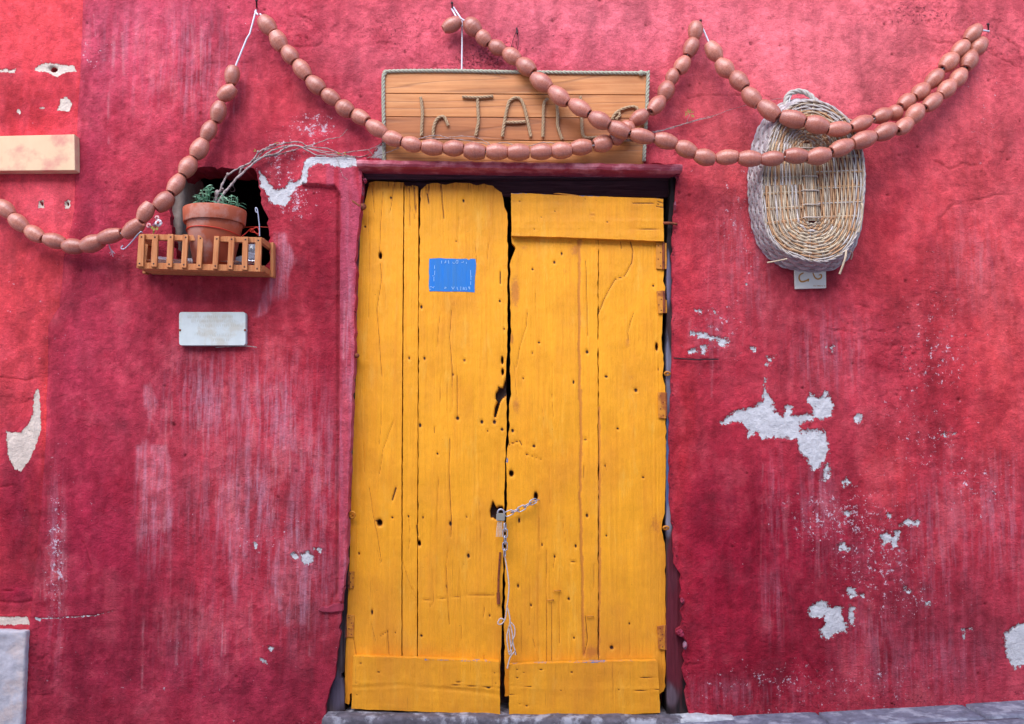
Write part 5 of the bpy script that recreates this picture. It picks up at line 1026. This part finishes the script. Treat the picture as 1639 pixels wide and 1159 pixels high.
# vine
vn_ = T('climbing_vine', 'bare leafless grey vine arching from the pot up to the sign', 'vine', P(345, 334, -.06))
ZV = lambda *p: Z(260, 220, 4.553, p)
def br(pts, r0, r1, y=-.03):
    rq_ = random.Random(int(pts[0][0])); q = [P(a[0], a[1], a[2] if len(a) > 2 else y) for a in pts]; q = smooth_pts(q, 5); n = len(q)
    q = [p+Vector((rq_.gauss(0, .0008), rq_.gauss(0, .0015), rq_.gauss(0, .0008))) for p in q]
    rad = [.8*(r0+(r1-r0)*i/(n-1))*(1.0+(.35 if i % 6 == 3 else 0)) for i in range(n)]; return q, rad
def Y3(l, ys_):
    return [(a, b, ys_[min(i, len(ys_)-1)]) for i, (a, b) in enumerate(l)]
mb = MB()
for pts, a, b in [(Y3(ZV((370, 530), (385, 470), (400, 400)), [-.07, -.065, -.06]), .0085, .009), (Y3(ZV((400, 400), (420, 390), (440, 330), (480, 270), (560, 220), (640, 185), (700, 110), (760, 75), (830, 45)), [-.06, -.06, -.055, -.05, -.045, -.035, -.03]), .0055, .003),
                  (Y3(ZV((400, 495), (420, 450), (470, 380), (560, 280), (660, 190), (740, 140), (830, 120), (890, 80), (970, 60), (1050, 90), (1130, 130), (1250, 130), (1400, 150)), [-.075, -.07, -.06, -.05, -.035, -.03]), .0065, .002),
                  (ZV((560, 280), (575, 230), (610, 200), (680, 160), (740, 100), (850, 55), (930, 35), (1010, 35), (1060, 65), (1200, 80), (1300, 120)), .0045, .002), (ZV((660, 190), (720, 150), (800, 95), (900, 65), (960, 60), (1060, 80), (1160, 110), (1280, 125)), .004, .0018), (ZV((640, 185), (700, 150), (850, 125), (950, 95), (1080, 55), (1200, 15), (1290, 0)), .0038, .0014),
                  ([(543, 220), (550, 214), (556, 207)], .0014, .0009), (ZV((960, 55), (1050, 75), (1150, 95), (1260, 110), (1330, 130), (1450, 140), (1520, 115)), .0025, .0015), (ZV((1290, 118), (1400, 100), (1500, 90), (1570, 60), (1610, 35)), .0022, .0012), (ZV((1500, 92), (1520, 110), (1545, 145)), .0018, .001), (ZV((1260, 140), (1290, 200), (1310, 270), (1345, 310)), .0011, .0007), (ZV((1490, 150), (1560, 135), (1640, 120)), .0018, .001),
                  ([(596, 252, -.05), (615, 246, -.07), (640, 236, -.08)], .002, .0012), ([(600, 240, -.05), (612, 228, -.07), (620, 220, -.08)], .0018, .001),
                  ([(635, 236, -.07), (655, 224, -.07), (669, 221.8, -.065), (695, 221.8, -.065), (732, 223, -.065), (761, 227.6, -.065), (785, 231, -.07)], .002, .0014), ([(660, 226, -.066), (695, 217, -.066), (717, 220, -.066), (739, 218, -.066), (761, 220, -.066), (776, 226, -.066), (788, 233, -.07)], .002, .0012), ([(785, 231, -.07), (812, 229, -.07), (840, 234, -.075), (870, 228, -.07), (900, 230, -.07), (950, 226, -.07), (990, 223, -.07), (1010, 224, -.07), (1046, 213, -.05), (1080, 203, -.03), (1105, 196, -.02), (1140, 187, -.012)], .0018, .0018),
                  ([(1044, 211, -.05), (1070, 207, -.03), (1090, 200, -.02), (1120, 190, -.012), (1148, 184, -.008)], .0022, .0009), ([(1140, 187, -.01), (1180, 172, -.008), (1225, 162, -.03), (1262, 156, -.06)], .0009, .0007), ([(1099, 197, -.02), (1102, 188, -.03), (1105, 180, -.03)], .0012, .0006)]:
    q, rad = br(pts, a, b, -.025); mb.tube(q, rad, 6)
for a, b, r_ in ((348, 308, .010), (365, 279, .0065), (371, 296, .007), (356, 303, .006), (413, 243, .005)): mb.ball(P(a, b, -.055 if a < 360 else -.045), r_, 6)
mb.build('branches', M_BARK, vn_)
rl = random.Random(3); mb = MB()
for cx, cy in ((1105, 180), (1101, 178), (1110, 184), (1098, 181), (545, 247), (551, 246), (442, 228), (410, 242)):
    for k in range(4 if cx > 1000 else 2):
        c = P(cx, cy, -.03); a = rl.uniform(0, 6.28); d_ = Vector((math.cos(a), -.2, math.sin(a))); s_ = Vector((-math.sin(a), 0, math.cos(a))); l = .016*rl.uniform(.5, 1); mb.add([c, c+d_*l*.5-s_*.002, c+d_*l, c+d_*l*.5+s_*.002], [(0, 1, 2, 3)])
mb.build('buds', M_LEAFY, vn_, smooth=False); settle(vn_)

# ornament, hooks, jar, cord ends
fo = T('flower_ornament', 'small pink and white artificial flower on the left end of the box', 'ornament', P(249, 372, -.13))
mb = MB(); rl = random.Random(9)
for cx, cy, r_, c, n in [(254, 357, .013, (232, 214, 216), 9), (251.5, 348.5, .008, (228, 178, 176), 6), (238, 361, .009, (226, 160, 160), 7), (247, 360, .006, (120, 90, 130), 4)]:
    cc = P(cx, cy, -.15)
    for k in range(n):
        a = 6.28*k/n; mb.ball(cc+Vector((math.cos(a)*r_*.6, rl.uniform(-.3, .3)*r_, math.sin(a)*r_*.6)), r_*.5, 5, tuple(lin(c)*rl.uniform(.7, .9)), (1, .6, 1))
    mb.ball(cc+Vector((0, -r_*.5, 0)), r_*.4, 5, tuple(lin((210, 90, 90))*.8))
mb.build('petals', M_V, fo, col=True)
mb = MB(); mb.tube([P(245, 374, -.14), P(247, 366, -.145), P(250, 360, -.15)], .0022, 5); mb.tube([P(248, 372, -.14), P(244, 366, -.145), P(240, 362, -.15)], .0018, 5)
for a, b in ((246, 370), (251, 369), (243, 367)): c = P(a, b, -.15); mb.add([c, c+Vector((.006, 0, .006)), c+Vector((.002, 0, .014)), c+Vector((-.005, 0, .006))], [(0, 1, 2, 3)])
mb.build('stem', M_LEAFY, fo); settle(fo)
mb = MB(); mb.tube(curve([(228, 373, -.15), (226, 371, -.155), (221, 375, -.155), (210, 388, -.15), (201, 397, -.15), (196, 399, -.15), (194, 396, -.15), (197, 393, -.15)], -.15), .0022, 6)
tag(mb.build('wire_hook', M_STEEL), 'bent silver wire hook at the left end of the flower box', 'hook')
mb = MB(); mb.tube(curve([(415.5, 378, -.14), (415, 360, -.14), (413, 342, -.14), (411.5, 334, -.14), (409, 333, -.14), (409.5, 339, -.14), (412, 340, -.14)], -.14), .0022, 6)
tag(mb.build('wire_hook', M_STEEL), 'upright silver wire hook at the right end of the flower box', 'hook')
mb = MB(); mb.tube(curve([(371, 293, -.05), (372, 297, -.05), (368.5, 305, -.05), (372, 307, -.05), (376, 305, -.05), (373, 297, -.05)], -.05), .001, 5)
tag(mb.build('wire_ring', M_IRON), 'small thin wire loop hanging from the vine inside the niche', 'wire')
mb = MB(); mb.tube(curve([(174, 389, -.05), (176, 397, -.03), (180, 403, -.02)], -.03), .0024, 5)
for a, b in ((177, 409), (181, 411), (184, 406), (175, 405)): mb.tube([P(180, 402, -.02), P(a, b, -.02)], .0012, 4)
tag(mb.build('cord_end', M_WHITE), 'frayed white cord end hanging below the leftmost garland', 'cord')
jc = P(404, 404, -.07); mb = MB(); mb.lathe([(.001, -.03), (.02, -.03), (.021, -.025), (.021, .012), (.016, .02), (.016, .028), (.0135, .028)], 18, tuple(jc)); G = NM('jar_glass'); G.b.inputs['Transmission Weight'].default_value = .85; mg = G.out((.85, .87, .95, 1), .08, .5)
tag(mb.build('glass_jar', mg), 'small clear glass jar behind the right slats of the flower box', 'jar')

# ------------------------------------------------------------------ padlock, chain, string
def chain_links(path, ll, r, mat, parent):
    q = resample(path, 0.002); L = [0]
    for a, b in zip(q, q[1:]): L.append(L[-1]+(b-a).length)
    n = int(L[-1]/(ll*.74)); base = None
    for k in range(n+1):
        s_ = min(k*ll*.74, L[-1]-1e-5); i = max(j for j in range(len(L)) if L[j] <= s_); i = min(i, len(q)-2); p = q[i]; t = (q[min(i+4, len(q)-1)]-q[max(i-4, 0)]).normalized()
        if base is None:
            mb = MB(); pts = []
            for j in range(17):
                a = 2*math.pi*j/16; pts.append(Vector((math.cos(a)*ll*.27, 0, math.sin(a)*ll*.27+(ll*.24 if math.sin(a) > 0 else -ll*.24))))
            mb.tube(pts, r, 6, cap=False); o = mb.build('chain_link', mat, parent); base = o.data
        else: o = bpy.data.objects.new('chain_link', base); S.collection.objects.link(o); o.parent = parent
        qt = t.to_track_quat('Z', 'Y'); o.rotation_mode = 'QUATERNION'
        o.rotation_quaternion = qt @ Matrix.Rotation(R(20+70*(k % 2)), 4, 'Z').to_quaternion(); o.location = p-parent.location
ch = T('chain', 'galvanised chain from the hole in the right leaf down the gap between the door leaves', 'chain', P(806, 830, 0))
ZK = lambda *p: Z(770, 770, 3.863, p)
def PK(y, *p): return [P(a, b, y) for a, b in ZK(*p)]
chain_links([P(*ZK((338, 122))[0], .03)]+PK(.008, (322, 128), (250, 170), (170, 200), (140, 212)), .034, .0022, M_STEEL, ch)
chain_links(PK(.006, (148, 285), (150, 340), (148, 400), (145, 470)), .032, .0023, M_STEEL, ch)
pk = T('padlock', 'small steel padlock hanging at the gap between the yellow door leaves', 'padlock', P(801, 830, 0))
mb = MB(); c = P(*ZK((121, 223))[0], .004); bm = bmesh.new(); bmesh.ops.create_cube(bm, size=1); bmesh.ops.scale(bm, vec=(.033, .016, .029), verts=bm.verts); bmesh.ops.bevel(bm, geom=bm.edges[:], offset=.003, segments=2, affect='EDGES'); bmesh.ops.translate(bm, vec=c, verts=bm.verts)
me = bpy.data.meshes.new('lock_body'); bm.to_mesh(me); bm.free(); link('lock_body', me, simple('brushed_brass', look(190, 184, 170, .85), .35, .1, 60, 0, metal=.6), pk)
mb = MB(); mb.tube(curve([ZK((103, 205))[0], ZK((104, 188))[0], ZK((115, 176))[0], ZK((130, 176))[0], ZK((141, 188))[0], ZK((142, 205))[0]], .004), .0032, 8); mb.build('shackle', M_STEEL, pk); settle(pk)
mb = MB()
for pts in ([(148, 475), (160, 540), (172, 640), (168, 720), (160, 775), (150, 850), (125, 885), (103, 880), (120, 850), (145, 860)], [(160, 775), (175, 830), (178, 880), (160, 960), (168, 1040), (178, 1075), (188, 1050), (180, 990), (172, 900)], [(178, 870), (205, 900), (208, 950), (195, 990), (210, 1050), (213, 1075)], [(212, 1050), (180, 1090), (162, 1159)], [(178, 880), (195, 960), (185, 1040), (172, 1060)]):
    mb.tube(smooth_pts(PK(.002, *pts), 5), .0026, 5)
tag(mb.build('knotted_string', simple('dirty_string', look(206, 184, 178, .85), .9, .2, 120)), 'long knotted whitish string dangling from the chain end', 'string')
mb = MB()
for x in (100, 106, 112, 118, 124): mb.tube(PK(.004, (x+4, 252), (x+(x-110)*.3, 300), (x+(x-110)*.6, 345)), .0016, 4)
tag(mb.build('tassel', simple('plastic_strip', look(226, 196, 170, .85), .6, .1, 80)), 'short pale frayed strip hanging right under the padlock', 'tassel')
for a, b, ang, lab in ((1068, 598, 0, 'yellow painted iron eye on the right jamb level with the middle of the door'), (1066, 845, 0, 'yellow painted iron eye low on the right edge of the door'), (564, 824, 1, 'yellow painted iron ring low on the left edge of the door')):
    mb = MB(); c = P(a, b, .008); n = 12; mb.tube([c+Vector((.010*math.cos(6.28*i/n), -.004*math.sin(6.28*i/n), (.012 if ang else .006)*math.sin(6.28*i/n))) for i in range(n+1)], .0038, 6, cap=False); mb.tube([c+Vector((-.004, 0, 0)), c+Vector((0, .05, 0))], .004, 6)
    tag(mb.build('eye_bolt', M_HINGE), lab, 'eye bolt')
mb = MB(); mb.tube([P(571, 569, .03), P(571.5, 569.5, -.012)], .007, 8); mb.ball(P(571, 569, -.012), .011, 8, sc=(1, .6, .8)); mb.tube([P(562, 569, .002), P(572, 569, -.005)], .004, 6)
tag(mb.build('hinge_pin', M_RUST), 'rusty iron pin on the left jamb at mid height', 'hinge pin')
mb = MB(); mb.tube([P(557, 316, -.012), P(566, 323, -.02), P(576, 330, -.02)], .006, 6); mb.ball(P(580, 331, -.012), .016, 7, sc=(1, .7, .9)); tag(mb.build('hinge_pin', M_RUST), 'rusty iron pintle at the top left corner of the door opening', 'hinge pin')
mb = MB(); mb.tube([P(1062, 357, 0.0), P(1070, 357, -.01), P(1084, 359, -.006)], .0055, 6); tag(mb.build('iron_pin', M_RUST), 'rusty iron pin at the top right of the door frame', 'hinge pin')
mb = MB(); mb.tube([P(1078, 573, -.006), P(1110, 575.5, -.006), P(1150, 575, -.003)], .0026, 5); tag(mb.build('iron_strap', M_IRON, smooth=False), 'thin dark iron strap let into the plaster right of the door', 'iron strap')
def strap(quad, y, label, mat):
    o = slab('hinge_strap', quad, y, .02, mat, None, .003); tag(o, label, 'hinge strap')
strap([(508, 977), (514, 971), (524, 972), (535, 966), (549, 966), (549, 978), (530, 981), (516, 980)], -.010, 'red painted hinge strap in the plaster at lower left of the door', simple('strap_paint', look(158, 52, 72, .82), .8, .3, 60, .003))
# rusty stain scrap in the gap
mb = MB(); mb.tube(PK(.03, (118, 440), (108, 600), (106, 700)), .004, 5); mb.tube(PK(.03, (106, 690), (108, 760)), .007, 6); tag(mb.build('rusty_bar', M_RUST), 'thin rusty iron rod beside the chain in the door gap', 'rod')
# flaking plaster curls at the lower right of the opening
rl = random.Random(17); M_FLAKE = simple('flaking_plaster', look(150, 44, 68, .85), .9, .3, 60, .003, c2=look(150, 110, 126, .8))
mb = MB()
for (x, y, sx_, sy_) in [(1089, 1014, 7, 6), (1097, 1034, 3, 9), (1093, 962, 4, 5), (1081, 330, 2, 8), (1085, 280, 3, 6), (583, 288, 4, 5), (580, 305, 2.5, 8)]:
    poly = [(x+sx_*math.cos(t)*rl.uniform(.5, 1.1), y+sy_*math.sin(t)*rl.uniform(.6, 1.1)) for t in [k*.7 for k in range(9)]]
    fr_ = [P(a, b, -.006-rl.uniform(0, .016)) for a, b in poly]; bk_ = [p+Vector((0, .02, 0)) for p in fr_]; n = len(poly); cc = sum(fr_, Vector())/n+Vector((0, -.006, 0))
    b = len(mb.v); mb.add([cc]+fr_+bk_, [(0, 1+i, 1+(i+1) % n) for i in range(n)]+[(1+i, 1+n+i, 1+n+(i+1) % n, 1+(i+1) % n) for i in range(n)])
tag(mb.build('flaking_plaster', M_FLAKE, smooth=False), 'crumbling plaster flakes along the right edge of the door opening', 'plaster', kind='stuff')

# ------------------------------------------------------------------ unseen house added across the lane, its height set to shade the lower wall
OPP = True
if OPP:
    mb = MB(); X0, X1, YO, HO = -9, 9, -5.2, 4.9
    mb.box((X0, YO-4, -.8), (X1, YO, HO)); op = T('added_shade_house', 'plain pale plastered house added unseen behind the viewer to shade the lower wall', 'house', (0, YO, -.1))
    mb.build('wall', M_FACADE, op, smooth=False); settle(op)
